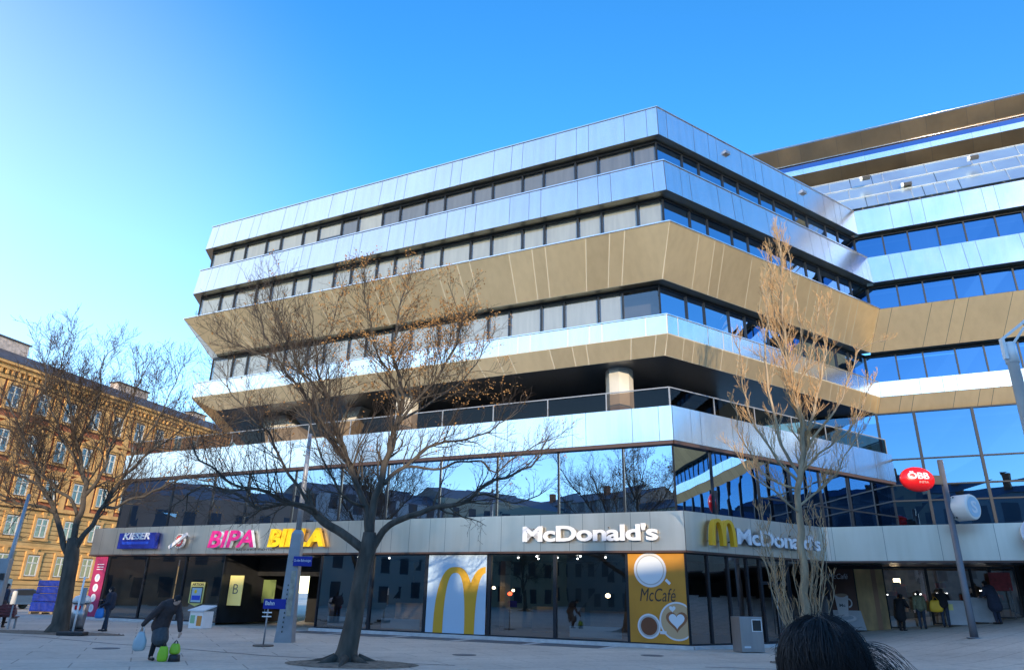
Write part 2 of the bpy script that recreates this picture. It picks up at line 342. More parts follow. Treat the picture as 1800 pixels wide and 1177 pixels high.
OB = root('office_building', P0+V((0, 0, 0)), 'silver banded office block with terrace and shops along its ground floor', 'office building')
WG = root('station_wing', C(12, 0, 0), 'rear wing with blue glazing, silver bands and brown bands rising at right edge', 'office building')
o_b1, o_b2a, o_b2b = .05, .45, .60
rC = [C(-20, 0, 0), C(30, 0, 0)]
def cring(o, w1=64.0):
    ic = isect(nB, dB0+o, nA, dC0+o); e = C(w1, o, 0); return [Z(ic, 0), Z(e, 0)]
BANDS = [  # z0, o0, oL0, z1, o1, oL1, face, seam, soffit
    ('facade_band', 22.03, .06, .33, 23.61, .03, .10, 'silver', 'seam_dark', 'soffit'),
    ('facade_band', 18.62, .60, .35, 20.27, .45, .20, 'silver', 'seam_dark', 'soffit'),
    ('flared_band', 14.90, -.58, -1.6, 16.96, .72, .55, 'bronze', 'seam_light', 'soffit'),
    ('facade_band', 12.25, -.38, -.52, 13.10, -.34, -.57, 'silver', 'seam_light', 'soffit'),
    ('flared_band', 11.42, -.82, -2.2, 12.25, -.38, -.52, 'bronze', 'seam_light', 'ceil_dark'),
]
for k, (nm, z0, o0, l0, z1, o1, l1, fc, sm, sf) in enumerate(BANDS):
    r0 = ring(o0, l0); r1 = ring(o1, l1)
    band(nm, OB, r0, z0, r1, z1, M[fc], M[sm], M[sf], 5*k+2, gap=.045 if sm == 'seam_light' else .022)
    mb = MB(); c0 = cring(o0); c1 = cring(o1)
    for q in ((c0, c1),):
        a0, a1, b0, b1 = Z(c0[0], z0), Z(c0[1], z0), Z(c1[0], z1), Z(c1[1], z1)
        mb.quad(a0, a1, b1, b0, 1); strip_panels(mb, a0, a1, b0, b1, 0, seed=7*k+3, gap=.02)
        bk = nA*-1.6
        mb.quad(a0+bk, a1+bk, a1, a0, 2); mb.quad(b0, b1, b1+bk*6, b0+bk*6, 2)
    mb.build(nm, [M[fc], M['seam_dark'], M[sf]], WG)
# thin bright cap line along the tops
mb = MB()
for z, o, oL in ((23.61, .03, .10), (20.27, .45, .20), (16.96, .72, .55), (13.10, -.34, -.57)):
    r = [Z(p, z+.02) for p in ring(o+.02, oL+.02)]
    for i in range(3):
        d = (r[i+1]-r[i]); c = (r[i]+r[i+1])/2; X = d.normalized(); mb.box(c, (d.length, .07, .045), 0, X, UP.cross(X), UP)
mb.build('edge_trim', M['silver'], OB)
# inner core (dark rooms behind the windows)
mb = MB()
for z0, z1, o, oL in ((20.2, 22.1, -1.3, -1.0), (16.9, 18.7, -1.1, -1.0), (13.0, 15.0, -2.1, -2.6)):
    r = ring(o, oL)
    for i in range(3): mb.quad(Z(r[i], z0), Z(r[i+1], z0), Z(r[i+1], z1), Z(r[i], z1), 0)
mb.build('inner_wall', M['room'], OB)
# ------------------------------------------------------------------ windows
def window(parent, p0, p1, z0, z1, n, gm, blind=None, blindh=1.0, fw=.04, name='window', top=.16, mull=True, trans=0, fm=None, depth=.10):
    """frame with a pane and perhaps a blind between plan points p0-p1 facing n"""
    X = (p1-p0).normalized(); Wd = (p1-p0).length; f = MB()
    def bar(x0, x1, za, zb, d=depth):
        c = p0+X*((x0+x1)/2); f.box(V((c.x, c.y, (za+zb)/2))-n*d/2+n*.02, (x1-x0, d, zb-za), 0, X, -n, UP)
    bar(0, fw, z0, z1); bar(Wd-fw, Wd, z0, z1); bar(fw, Wd-fw, z0, z0+.05); bar(fw, Wd-fw, z1-top, z1)
    if trans: bar(fw, Wd-fw, trans-.03, trans+.03)
    fr = f.build(name, fm or M['frame'], parent)
    g = MB(); a = p0+X*fw-n*.04; b_ = p1-X*fw-n*.04
    jit = random.uniform(-.006, .006); jit2 = random.uniform(-.006, .006)
    g.quad(Z(a, z0+.05)+n*jit, Z(b_, z0+.05)-n*jit, Z(b_, z1-top)-n*jit2, Z(a, z1-top)+n*jit2, 0)
    link('pane', g.mesh('pane', [gm]), fr)
    if blind:
        q = MB(); a = p0+X*.07-n*.16; b_ = p1-X*.07-n*.16; zb = z1-(z1-z0)*blindh
        q.quad(Z(a, zb), Z(b_, zb), Z(b_, z1-.02), Z(a, z1-.02), 0)
        link('blind', q.mesh('blind', [blind]), fr)
    return fr
WP = [1.72, 1.18]
def window_row(parent, p0, p1, z0, z1, n, gm, bf, pat=WP, k=0, **kw):
    X = (p1-p0).normalized(); Ln = (p1-p0).length; s = 0; i = k
    N = max(1, round(Ln/(sum(pat)/len(pat)))); tot = sum(pat[(k+j) % len(pat)] for j in range(N)); sc = Ln/tot
    for j in range(N):
        e = s+pat[(k+j) % len(pat)]*sc; b, h = bf(j, N, s/Ln)
        window(parent, p0+X*s, p0+X*e, z0, z1, n, gm, b, h, **kw); s = e
rw = random.Random(3)
def bfA5(j, N, t): return (M['blind_d'] if rw.random() < .93 else M['blind'], 1.0 if rw.random() < .9 else .8) if t > .35 else (M['blind'], rw.choice([1, 1, .85, .5]))
def bfA4(j, N, t): return (M['blind'], rw.choice([1, 1, 1, .9]))
def bfA3(j, N, t): return (None, 0) if t > .93 else (M['blind'], rw.choice([1, 1, 1, .8]))
def bfB(j, N, t): return (M['blind_d'], rw.choice([1, .35, .2, .3])) if rw.random() < .8 else (None, 0)
for z0, z1, o, oL, f in ((20.22, 22.06, -.35, -.10, bfA5), (16.92, 18.66, .05, -.05, bfA4), (13.05, 14.94, -1.1, -1.25, bfA3)):
    r = ring(o, oL)
    window_row(OB, Z(r[1], 0), Z(r[2], 0), z0, z1, nA, M['glass_up'], f)
    window_row(OB, Z(r[2], 0), Z(r[3], 0), z0, z1, nB, M['glass_blue'], bfB)
    mb = MB(); mb.quad(Z(r[0], z0), Z(r[1], z0), Z(r[1], z1), Z(r[0], z1), 0); mb.build('side_glazing', M['glass_up'], OB)
    c = cring(o, 22.0)
    window_row(WG, Z(c[0], 0), Z(c[1], 0), z0, z1, nA, M['glass_deep'], lambda j, N, t: (M['blind'], 1) if (j == 2 and z0 > 20) else ((M['blind_d'], rw.choice([.3, .5, 1])) if rw.random() < .5 else (None, 0)), pat=[1.5, 1.3])
    e0, e1 = Z(c[1], 0), Z(cring(o, 64.0)[1], 0); q = MB(); q.quad(Z(e0, z0), Z(e1, z0), Z(e1, z1), Z(e0, z1), 0)
    for k in range(28): p = e0.lerp(e1, k/28); q.box(V((p.x, p.y, (z0+z1)/2))+nA*.02, (.06, .08, z1-z0), 1, AX, -nA, UP)
    q.build('glazed_strip', [M['glass_deep'], M['frame']], WG); c[1] = Z(e1, 0)
    mb = MB(); bk = nA*-1.5; mb.quad(Z(c[0]+bk, z0), Z(c[1]+bk, z0), Z(c[1]+bk, z1), Z(c[0]+bk, z1), 0); mb.build('inner_wall', M['room'], WG)
# ------------------------------------------------------------------ first floor glazing + parapet + terrace
ZP0, ZP1 = 7.68, 9.13
def lring(o, uL):
    lf = P0+aD*uL+nA*o; cn = isect(nA, dA0+o, nB, dB0+o); ic = isect(nB, dB0+o, nA, dC0-.6)
    return [lf+lD*22, lf, cn, ic]
mb = MB(); rp = lring(-.45, 33.4)
for i in range(3):
    a0, a1 = rp[i], rp[i+1]
    mb.quad(Z(a0, ZP0), Z(a1, ZP0), Z(a1, ZP1), Z(a0, ZP1), 1); strip_panels(mb, Z(a0, ZP0), Z(a1, ZP0), Z(a0, ZP1), Z(a1, ZP1), 0, seed=11+i, pat=[2.0, 1.1, .6], gap=.02)
ri = lring(-.75, 33.1)
for i in range(3):
    mb.quad(Z(rp[i], ZP1), Z(rp[i+1], ZP1), Z(ri[i+1], ZP1), Z(ri[i], ZP1), 0); mb.quad(Z(ri[i+1], ZP0+.4), Z(ri[i], ZP0+.4), Z(ri[i], ZP1), Z(ri[i+1], ZP1), 1)
mb.quad(Z(rp[3], ZP0), Z(ri[3], ZP0), Z(ri[3], ZP1), Z(rp[3], ZP1), 0)
mb.poly([Z(p, ZP0) for p in rp][::-1], 2); mb.poly([Z(p, ZP0+.4) for p in ri], 2)
mb.build('parapet', [M['silver'], M['seam_dark'], M['dark']], OB)
mb = MB(); rt = lring(-.52, 33.3)       # brown trim under the parapet
for i in range(3):
    d = rt[i+1]-rt[i]; X = d.normalized(); c = (rt[i]+rt[i+1])/2; mb.box(V((c.x, c.y, ZP0-.07)), (d.length, .14, .13), 0, X, UP.cross(X), UP)
mb.build('parapet_trim', M['frame_brown'], OB)
GL0, GL1 = 4.80, 7.60
rg = lring(-.62, 33.2)
us = [33.2, 32.3, 29.0, 25.8, 23.25, 20.0, 17.0, 14.2, 11.25, 8.28, 5.33, 2.45]
pts = [P0+aD*u+nA*-.62 for u in us]+[rg[2]]
for i in range(len(pts)-1): window(OB, pts[i], pts[i+1], GL0, GL1, nA, M['glass_blue'], name='glass_panel', top=.05, fw=.035, depth=.08)
ptsb = [rg[2]]+[P0+bD*v+nB*-.62 for v in (2.6, 5.6, 7.9, 10.2, 12.6)]+[rg[3]]
for i in range(len(ptsb)-1): window(OB, ptsb[i], ptsb[i+1], GL0, GL1, nB, M['glass_blue'], name='glass_panel', top=.05, fw=.035, depth=.08, trans=5.9 if i > 1 else 0)
mb = MB(); r = lring(-3.2, 31.5)
for i in range(3): mb.quad(Z(r[i], GL0), Z(r[i+1], GL0), Z(r[i+1], GL1), Z(r[i], GL1), 0)
mb.quad(Z(rg[0], GL0), Z(rg[1], GL0), Z(rg[1], GL1), Z(rg[0], GL1), 1)
mb.build('inner_wall', [M['room'], M['glass_blue']], OB)
# terrace room: dark back wall, columns, ceiling lights
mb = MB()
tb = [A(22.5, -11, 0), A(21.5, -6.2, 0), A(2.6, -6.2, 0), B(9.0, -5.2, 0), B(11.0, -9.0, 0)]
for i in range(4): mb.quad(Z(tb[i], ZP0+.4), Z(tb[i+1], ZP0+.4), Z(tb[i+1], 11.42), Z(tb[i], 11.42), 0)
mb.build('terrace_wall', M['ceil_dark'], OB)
mb = MB()
def octcol(c, r, z0, z1, mb, ph=0):
    pp = [V((c.x+r*math.cos(ph+math.pi*(i+.5)/4), c.y+r*math.sin(ph+math.pi*(i+.5)/4), z0)) for i in range(8)]; mb.prism(pp, (0, 0, z1-z0), 0)
for u in (2.95, 14.5):
    mb = MB(); octcol(A(u, -2.2, 0), .62, 8.05, 11.5, mb, .2); mb.build('column', M['concrete'], OB)
mb = MB()
for (ua, oa, za, ub, ob, zb, wd) in ((24.6, -3, 11.4, 20.2, -3, 8.05, .9), (20.2, -3.02, 8.05, 18.6, -3.02, 11.4, .5), (24.0, -3.3, 8.05, 25.2, -3.3, 11.4, .5)):
    p, q = A(ua, oa, za), A(ub, ob, zb); mb.prism([p+aD*wd, p-aD*wd, q-aD*wd, q+aD*wd], nA*-.9, 0)
mb.prism([A(25.4, -3.1, 8.05), A(19.4, -3.1, 8.05), A(19.4, -3.1, 9.9), A(25.4, -3.1, 9.9)], nA*-.5, 0)
mb.build('raking_column', M['concrete'], OB)
rl = MB(); rr = lring(-.62, 33.2)
segs = [(rr[1], rr[2]), (rr[2], rr[3])]; ZR = 9.95
gm_ = MB()
for a0, a1 in segs:
    d = a1-a0; X = d.normalized(); Ln = d.length; n = X.cross(UP); c = (a0+a1)/2
    rl.box(V((c.x, c.y, ZR)), (Ln, .06, .045), 0, X, UP.cross(X), UP)
    k = int(Ln/2.6); 
    for i in range(k+1):
        p = a0+X*(Ln*i/k); rl.box(V((p.x, p.y, (ZP1+ZR)/2)), (.05, .05, ZR-ZP1), 0, X, UP.cross(X), UP)
    gm_.quad(Z(a0, ZP1+.06), Z(a1, ZP1+.06), Z(a1, ZR-.05), Z(a0, ZR-.05), 0)
ro = rl.build('terrace_railing', M['galv'], OB); link('railing_glass', gm_.mesh('railing_glass', [M['glass_rail']]), ro)
# ------------------------------------------------------------------ fascia above the shops and the canopy
ZF0, ZF1 = 3.38, 4.83
fA = .14
cnF = isect(nA, dA0+fA, nB, dB0+fA); icF = V((14.15, 32.12, 0)); endF = icF+V((.872, -.489, 0)).normalized()*48
fl = P0+aD*33.9+nA*fA
fp = [fl+lD*18, fl, cnF, icF-bD*.35]
# rounded inner corner
cF_ = (endF-icF).normalized()
for t in (.25, .5, .75):
    p = (icF-bD*.35).lerp(icF, t).lerp(icF.lerp(icF+cF_*.35, t), t); fp.append(p)
fp += [icF+cF_*.35, endF]
mb = MB()
for i in range(len(fp)-1):
    a0, a1 = fp[i], fp[i+1]; mb.quad(Z(a0, ZF0), Z(a1, ZF0), Z(a1, ZF1), Z(a0, ZF1), 1)
    strip_panels(mb, Z(a0, ZF0), Z(a1, ZF0), Z(a0, ZF1), Z(a1, ZF1), 0, seed=3+i, pat=[1.25, .55, .95, 1.1, .75] if i < 3 else [2.0], gap=.014, jit=.002)
bo = V((-1.5, 10, 0))
back = [endF+nA*-26, fl+lD*18+V((14, 0, 0))]
mb.poly(([Z(p, ZF1-.02) for p in fp]+[Z(p, ZF1-.02) for p in back]), 1)
mb.poly(([Z(p, ZF0) for p in fp]+[Z(p, ZF0) for p in back])[::-1], 2)
mb.build('fascia', [M['fascia'], M['seam_dark'], M['ceil_dark']], OB)
mb = MB()
for i in range(len(fp)-1):
    a0, a1 = fp[i], fp[i+1]; d = a1-a0; X = d.normalized(); n = X.cross(UP); c = (a0+a1)/2-n*.03
    mb.box(V((c.x, c.y, ZF0-.035)), (d.length, .16, .07), 0, X, UP.cross(X), UP)
mb.build('fascia_trim', M['frame_brown'], OB)
# ------------------------------------------------------------------ shop fronts
ZS0, ZS1 = .12, 3.32
us = [33.3, 32.3, 29.2, 26.2, 23.4]
def frost(parent, p0, p1, n, z0, z1, m):
    X = (p1-p0).normalized(); a = p0+X*.5-n*.3; b_ = p1-X*.4-n*.3; q = MB(); q.prism([Z(a, z0), Z(b_, z0), Z(b_, z1), Z(a, z1)], n*-.05, 0); return link('low_screen', q.mesh('low_screen', [m]), parent)
M['frost'] = mat('pale_screen', (.42, .50, .52), .6)
for i in range(len(us)-1): window(OB, A(us[i], 0, 0), A(us[i+1], 0, 0), ZS0, ZS1, nA, M['glass_shop'], name='shop_window', top=.06, fw=.06, depth=.14)
us = [17.2, 14.2, 11.3, 8.2, 5.25, 2.25, 0.0]
for i in range(len(us)-1):
    fr = window(OB, A(us[i], 0, 0), A(us[i+1], 0, 0), ZS0, ZS1, nA, M['glass_shop'], name='shop_window', top=.06, fw=.07, depth=.14)
    if i in (0, 1, 4): frost(fr, A(us[i], 0, 0), A(us[i+1], 0, 0), nA, ZS0+.1, .62, M['frost'])
vs = [0.0, 1.2, 2.35, 3.5, 4.3]
for i in range(len(vs)-1): window(OB, B(vs[i], 0, 0), B(vs[i+1], 0, 0), ZS0, ZS1, nB, M['glass_shop'], name='shop_window', top=.06, fw=.05, depth=.14)
# glazed double door on the short front
f = MB(); p0, p1 = B(4.3, 0, 0), B(6.1, 0, 0); X = bD
for s, e, za, zb in ((0, .1, .1, 3.3), (1.7, 1.8, .1, 3.3), (.1, 1.7, 3.2, 3.3), (.1, 1.7, 2.3, 2.42), (.87, .93, .1, 2.3), (.1, 1.7, .1, .2)):
    c = p0+X*((s+e)/2); f.box(V((c.x, c.y, (za+zb)/2))-nB*.05, (e-s, .1, zb-za), 0, X, -nB, UP)
fr = f.build('entrance_door', M['frame'], OB)
g = MB(); g.quad(Z(p0, .12)-nB*.05, Z(p1, .12)-nB*.05, Z(p1, 3.25)-nB*.05, Z(p0, 3.25)-nB*.05); link('pane', g.mesh('pane', [M['glass_shop']]), fr)
for s in (.8, 1.0):
    q = MB(); c = p0+X*s+nB*.06; q.tube([Z(c, .45), Z(c, 2.15)], .018, 8); link('handle', q.mesh('handle', [M['steel']]), fr)
us2 = [6.1, 9.0]
window(OB, B(6.1, 0, 0), B(8.9, 0, 0), ZS0, ZS1, nB, M['glass_shop'], name='shop_window', top=.06, fw=.06)
# interiors
mb = MB()
mb.quad(A(33.2, -.3, .13), A(23.4, -.3, .13), A(23.4, -6, .13), A(33.2, -6, .13), 1)
mb.quad(A(33.2, -5.5, .1), A(23.4, -5.5, .1), A(23.4, -5.5, 3.38), A(33.2, -5.5, 3.38), 0)
mb.quad(A(33.3, -.3, .1), A(33.3, -5.5, .1), A(33.3, -5.5, 3.38), A(33.3, -.3, 3.38), 0)
mb.quad(A(23.42, -.1, .1), A(23.42, -5.5, .1), A(23.42, -5.5, 3.38), A(23.42, -.1, 3.38), 2)
mb.quad(A(17.18, -.1, .1), A(17.18, -8.5, .1), A(17.18, -8.5, 3.38), A(17.18, -.1, 3.38), 2)
mb.quad(A(17.2, -8, .1), A(2, -8, .1), A(2, -8, 3.38), A(17.2, -8, 3.38), 0)
mb.quad(A(2, -8, .1), B(9, -5, .1), B(9, -5, 3.38), A(2, -8, 3.38), 0)
mb.quad(B(9, -5, .1), B(9, -.15, .1), B(9, -.15, 3.38), B(9, -5, 3.38), 0)
mb.quad(A(17.2, -.3, .13), A(0, -.3, .13), A(0, -8, .13), A(17.2, -8, .13), 1)
mb.quad(B(.3, -.3, .135), B(8.9, -.3, .135), B(8.9, -6, .135), B(2.0, -6, .135), 1)
mb.quad(A(23.4, -6.5, 0.02), A(17.2, -6.5, 0.02), A(17.2, -6.5, 3.38), A(23.4, -6.5, 3.38), 2)
mb.build('shop_interior', [M['room'], mat('shop_floor', (.16, .14, .12), .35, var=.1), M['dark']], OB)
# counters and partitions inside, seen through the glass
mb = MB()
for u, wd, h, dp in ((15.2, 1.6, 1.1, -5), (12.6, 1.2, 2.2, -6), (7.2, 2.4, 1.1, -5.2), (4.4, 1.8, 1.0, -4.6), (2.4, .5, 2.6, -3.6), (9.4, .25, 3.1, -4)):
    mb.box(A(u, dp, h/2+.12), (wd, .6, h), 0, AX, -nA, UP)
mb.build('counter', mat('counter_wood', (.18, .12, .07), .5, var=.2), OB)
for i, (u, o, z) in enumerate([(16, -3, 2.4), (12.4, -3.5, 2.2), (10.7, -4.5, 2.1), (7.6, -4, 1.5), (4.3, -4, 1.6), (3.2, -4, 1.6), (27, -3, 2.9), (30, -3, 2.9)]):
    pass
lm = mat('lit_lamp', (1, .85, .6), .5, emit=(1, .72, .40, 9)); lw_ = mat('lit_spot', (1, .95, .9), .5, emit=(1, .93, .85, 7)); lr_ = mat('lit_red', (1, .1, .05), .5, emit=(1, .07, .02, 6))
k = 0
for (u, o, z, r, m_) in [(10.3, -3.2, 2.05, .10, lm), (9.7, -3.4, 2.0, .08, lm), (8.6, -3.2, 1.9, .07, lm), (3.9, -2.6, 1.75, .11, lm), (2.9, -2.6, 1.75, .12, lm), (8.0, -1.6, 1.75, .10, lr_)]+\
        [(u_, -1.5-(i % 3)*.9, 3.28, .045, lw_) for i, u_ in enumerate([16.2, 15, 13.4, 12.2, 8.0, 7.4, 6.7, 6.1, 5.5, 4.7, 3.9, 3.1, 1.5, 1.0, .7])]+[(22.4-i*1.35, -5.4, 2.62, .035, lw_) for i in range(4)]:
    q = MB(); q.ell(A(u, o, z), (r, r, r*.8)); q.build('lamp', m_, OB)
# poster boards inside the entrance and the station doors
q = MB()
for s, e, za, zb in ((0, .08, .02, 2.6), (2.5, 2.58, .02, 2.6), (1.25, 1.31, .02, 2.5), (0, 2.58, 2.5, 2.6)):
    c = A(20.6-(s+e)/2, -5.6, (za+zb)/2); q.box(c, (e-s, .08, zb-za), 0, AX, -nA, UP)
fr = q.build('sliding_door', M['steel'], OB); g = MB(); g.quad(A(20.6, -5.6, .02), A(18.0, -5.6, .02), A(18.0, -5.6, 2.5), A(20.6, -5.6, 2.5)); link('pane', g.mesh('pane', [M['glass_shop']]), fr)
q = MB(); q.box(A(20.3, -2.4, 2.85), (6.2, .05, .9), 0, AX, -nA, UP); q.build('entrance_lintel', M['dark'], OB)
# plinth
mb = MB()
for u0, u1 in ((33.5, 23.4), (17.2, 0)):
    mb.prism([A(u0, .34, 0), A(u1 if u1 else -.17, .34, 0), A(u1, 0.03, 0), A(u0, .03, 0)], UP*.115, 0)
mb.prism([B(-.17, .34, 0), B(9, .34, 0), B(9, .03, 0), B(0, .03, 0)], UP*.113, 0)
mb.build('plinth', M['stripe'], OB)
# ------------------------------------------------------------------ rear wing: tall glazing, shop front under the canopy, tower
def Cn(w, o, z): return P0-aD*w+nA*(-14.7+o)+UP*z
ws = [4.0, 7.75, 9.55, 12.2, 14.9, 17.6, 20.3, 23]
zrow = [4.85, 6.7, 7.5, 8.85, 11.35]
mbf = MB(); g = MB()
for w_ in ws:
    mbf.box(Cn(w_, 0, 8.1), (.13, .2, 6.5), 0, AX, -nA, UP)
for z in zrow: mbf.box(Cn(13.5, .002, z), (19, .16, .07), 0, AX, -nA, UP)
fr = mbf.build('glazing_grid', M['frame'], WG)
for i in range(len(ws)-1):
    for j in range(4):
        g = MB(); e = .07
        g.quad(Cn(ws[i]+e, random.uniform(-.005, .005), zrow[j]+.04), Cn(ws[i+1]-e, random.uniform(-.005, .005), zrow[j]+.04), Cn(ws[i+1]-e, random.uniform(-.005, .005), zrow[j+1]-.04), Cn(ws[i]+e, random.uniform(-.005, .005), zrow[j+1]-.04)); link('pane', g.mesh('pane', [M['glass_deep']]), fr)
q = MB(); q.quad(Cn(23, 0, 4.85), Cn(64, 0, 4.85), Cn(64, 0, 11.35), Cn(23, 0, 11.35), 0)
for k in range(15): q.box(Cn(23+2.8*k, .02, 8.1), (.13, .2, 6.5), 1, AX, -nA, UP)
q.build('glazed_strip', [M['glass_deep'], M['frame']], WG)
mb = MB(); mb.quad(Cn(3.5, -2.5, 4.85), Cn(64, -2.5, 4.85), Cn(64, -2.5, 11.4), Cn(3.5, -2.5, 11.4)); mb.build('inner_wall', M['dark'], WG)
# shop front under canopy
def D(w_, o, z): return P0-aD*w_+nA*(-11.5+o)+UP*z
wd_ = [2.2, 4.2, 6.2, 6.75, 8.55, 10.3, 11.05, 12.0]
for i in range(3, 7):
    p = D(wd_[i], 0, 0); q = D(wd_[i+1], 0, 0); zb = gz(p.x, p.y)+.05
    window(WG, p, q, zb, 3.34, nA, M['glass_shop'], name='shop_window', top=.1, fw=.06, depth=.12)
mb = MB()
mb.box(D(4.4, -.02, 1.7), (4.8, .2, 3.4), 0, AX, -nA, UP); mb.box(D(38.5, -3.0, 2), (53.0, .2, 4), 1, AX, -nA, UP); mb.box(D(12.1, -1.5, 1.9), (.15, 3, 3.4), 1, AX, -nA, UP)
mb.quad(D(6.5, -4, 0), D(12.2, -4, 0), D(12.2, -4, 3.4), D(6.5, -4, 3.4), 2)
mb.build('shop_wall', [M['dark'], M['dark'], mat('lit_back_wall', (.13, .115, .10), .7, var=.4, scale=2.5)], WG)
for i, (w_, z) in enumerate(((7.1, 2.1), (7.6, 2.1), (8.1, 2.15), (9.2, 2.2), (11.1, 2.35), (7.4, 2.75))):
    q = MB(); q.box(D(w_, -2.4, z), (.55 if i < 5 else .3, .05, .05 if i < 5 else .22), 0, AX, -nA, UP); q.build('lamp', lw_ if i < 5 else lm, WG)
mb = MB(); rs = random.Random(9)
for i in range(26): mb.box(D(rs.uniform(6.8, 11.8), -rs.uniform(1.2, 3.8), rs.uniform(1.2, 2.6)), (rs.uniform(.15, .5), .3, rs.uniform(.1, .5)), rs.randrange(4), AX, -nA, UP)
mb.build('shelf_goods', [mat('goods_red', (.4, .06, .04), .6), mat('goods_tan', (.4, .28, .15), .6), mat('goods_grey', (.3, .32, .34), .6), mat('goods_dark', (.05, .05, .06), .6)], WG)
# roof slope of glass panels between wing and tower
def Tt(w_, off, z): return P0-aD*w_+nA*off+UP*z
mb = MB(); s0o, s0z, s1o, s1z = -13.9, 23.66, -15.5, 26.66
slm = glass('sloped_glass', (.35, .45, .55), .55, (.80, .92, 1), wav=.03)
lines = MB()
for k in range(3):
    t0, t1 = k/3, (k+1)/3; rnd = random.Random(k); w_ = -8
    oa, za, ob_, zb = s0o+(s1o-s0o)*t0, s0z+(s1z-s0z)*t0, s0o+(s1o-s0o)*t1, s0z+(s1z-s0z)*t1
    while w_ < 24:
        e = w_+[2.3, 1.2, .6][rnd.randrange(3)]; mb.quad(Tt(w_+.02, oa, za+.02), Tt(e-.02, oa, za+.02), Tt(e-.02, ob_, zb-.02), Tt(w_+.02, ob_, zb-.02), 0); w_ = e
        if rnd.random() < .8: lines.tube([Tt(w_, oa+.02, za), Tt(w_, ob_+.02, zb)], .010, 4)
    lines.tube([Tt(-8, ob_+.02, zb), Tt(24, ob_+.02, zb)], .018, 4)
mb.poly([Tt(-8, s0o-.3, s0z-.3), Tt(24, s0o-.3, s0z-.1), Tt(24, s1o-.3, s1z-.1), Tt(-8, s1o-.3, s1z-.1)], 1)
so = mb.build('glass_slope', [mat('pale_blue_roof_panel', (.78, .88, .97), .28, .86, var=.12, scale=.5), mat('slope_backing', (.30, .36, .42), .5)], WG); link('glazing_bars', lines.mesh('glazing_bars', [mat('pale_bar', (.55, .60, .66), .5)]), so)
TW = [(-19.6, 32.7, -20.3, 31.65, 'bronze_dark'), (-20.2, 31.45, -20.2, 30.85, 'purple'), (-19.9, 30.85, -19.9, 30.42, 'silver'), (-19.9, 30.42, -20.5, 29.62, 'bronze_dark')]
M['purple'] = glass('dark_strip_glass', (.05, .05, .09), .42, (.45, .5, .85))
for (o1, z1, o0, z0, mm) in TW:
    mb = MB(); mb.quad(Tt(-6, o0, z0), Tt(27, o0, z0), Tt(27, o1, z1), Tt(-6, o1, z1), 1)
    strip_panels(mb, Tt(-6, o0, z0), Tt(27, o0, z0), Tt(-6, o1, z1), Tt(27, o1, z1), 0, seed=4, pat=[2.4, 1.6], gap=.012)
    mb.quad(Tt(-6, o0, z0), Tt(-6, o0-3, z0), Tt(27, o0-3, z0), Tt(27, o0, z0), 1); mb.quad(Tt(-6, o1, z1), Tt(27, o1, z1), Tt(27, o1-3, z1), Tt(-6, o1-3, z1), 1)
    mb.quad(Tt(-6, o0, z0), Tt(-6, o1, z1), Tt(-6, o1-3, z1), Tt(-6, o0-3, z0), 1)
    mb.build({'bronze_dark': 'flared_band', 'silver': 'facade_band', 'purple': 'glazed_strip'}[mm], [M[mm], M['seam_dark']], WG)
mb = MB(); mb.box(Tt(10.5, -26.5, 28), (32, 11, 8.4), 0, AX, -nA, UP); mb.build('tower_core', M['dark'], WG)
mb = MB(); mb.tube([Tt(-6, -19.55, 32.74), Tt(27, -19.55, 32.74)], .04, 4); mb.tube([Tt(-6, -20.1, 31.47), Tt(27, -20.1, 31.47)], .035, 4); mb.build('edge_trim', M['silver'], WG)
mb = MB(); mb.box(Tt(21.5, -23, 33.6), (5, 3, .5), 0, AX, -nA, UP); mb.build('roof_box', mat('blue_plant_box', (.02, .05, .25), .4), WG)
mb = MB(); mb.tube([at(1418, 329, 40.8), at(1535, 362, 36.6)], .07, 8); mb.build('roof_beam', mat('pale_green_beam', (.25, .55, .60), .35, .6), WG)
for (px, py, dd) in ((1522, 313, 38.6), (1595, 324, 37.0), (1695, 341, 34.7), (1712, 277, 38)):
    d0_ = at(px, py, 10)-V((0, 0, CAMZ)); q = MB(); c = V((0, 0, CAMZ))+d0_*((dA0-14.75+.35)/(d0_.x*nA.x+d0_.y*nA.y)); q.box(c, (.45, .25, .16), 0, AX, -nA, UP); q.box(c-aD*-.27, (.14, .26, .18), 1, AX, -nA, UP); q.build('floodlight', [M['black'], M['white']], WG)
for s_, z in ((.20, 22.95),):
    pass
for v, z in ((4.8, 22.95), (11.2, 23.0)):
    q = MB(); q.box(B(v, .12, z), (.35, .16, .16), 0, bD, -nB, UP); q.build('roof_floodlight', M['steel'], OB)
# ------------------------------------------------------------------ signs
zs = fA+.03
# KIESER
r_ = root('shop_sign', A(29.9, fA, 3.6), 'dark blue box sign reading KIESER in white letters', 'shop sign', 'shop signs on the grey fascia')
q = MB(); q.box(A(29.85, fA+.16, 4.08), (2.95, .26, .84), 0, AX, -nA, UP); q.build('sign_box', M['kblue'], r_, bevel=.02)
text_mb('KIESER', 2.15, .36, .02, A(30.95, fA+.292, 4.14), AX, UP, bold=.035, shear=.2).build('lettering', [M['letter'], M['letter']], r_)
q = MB(); q.box(A(29.88, fA+.296, 3.96), (2.1, .01, .14), 0, AX, -nA, UP); q.build('blue_bar', M['kblue2'], r_)
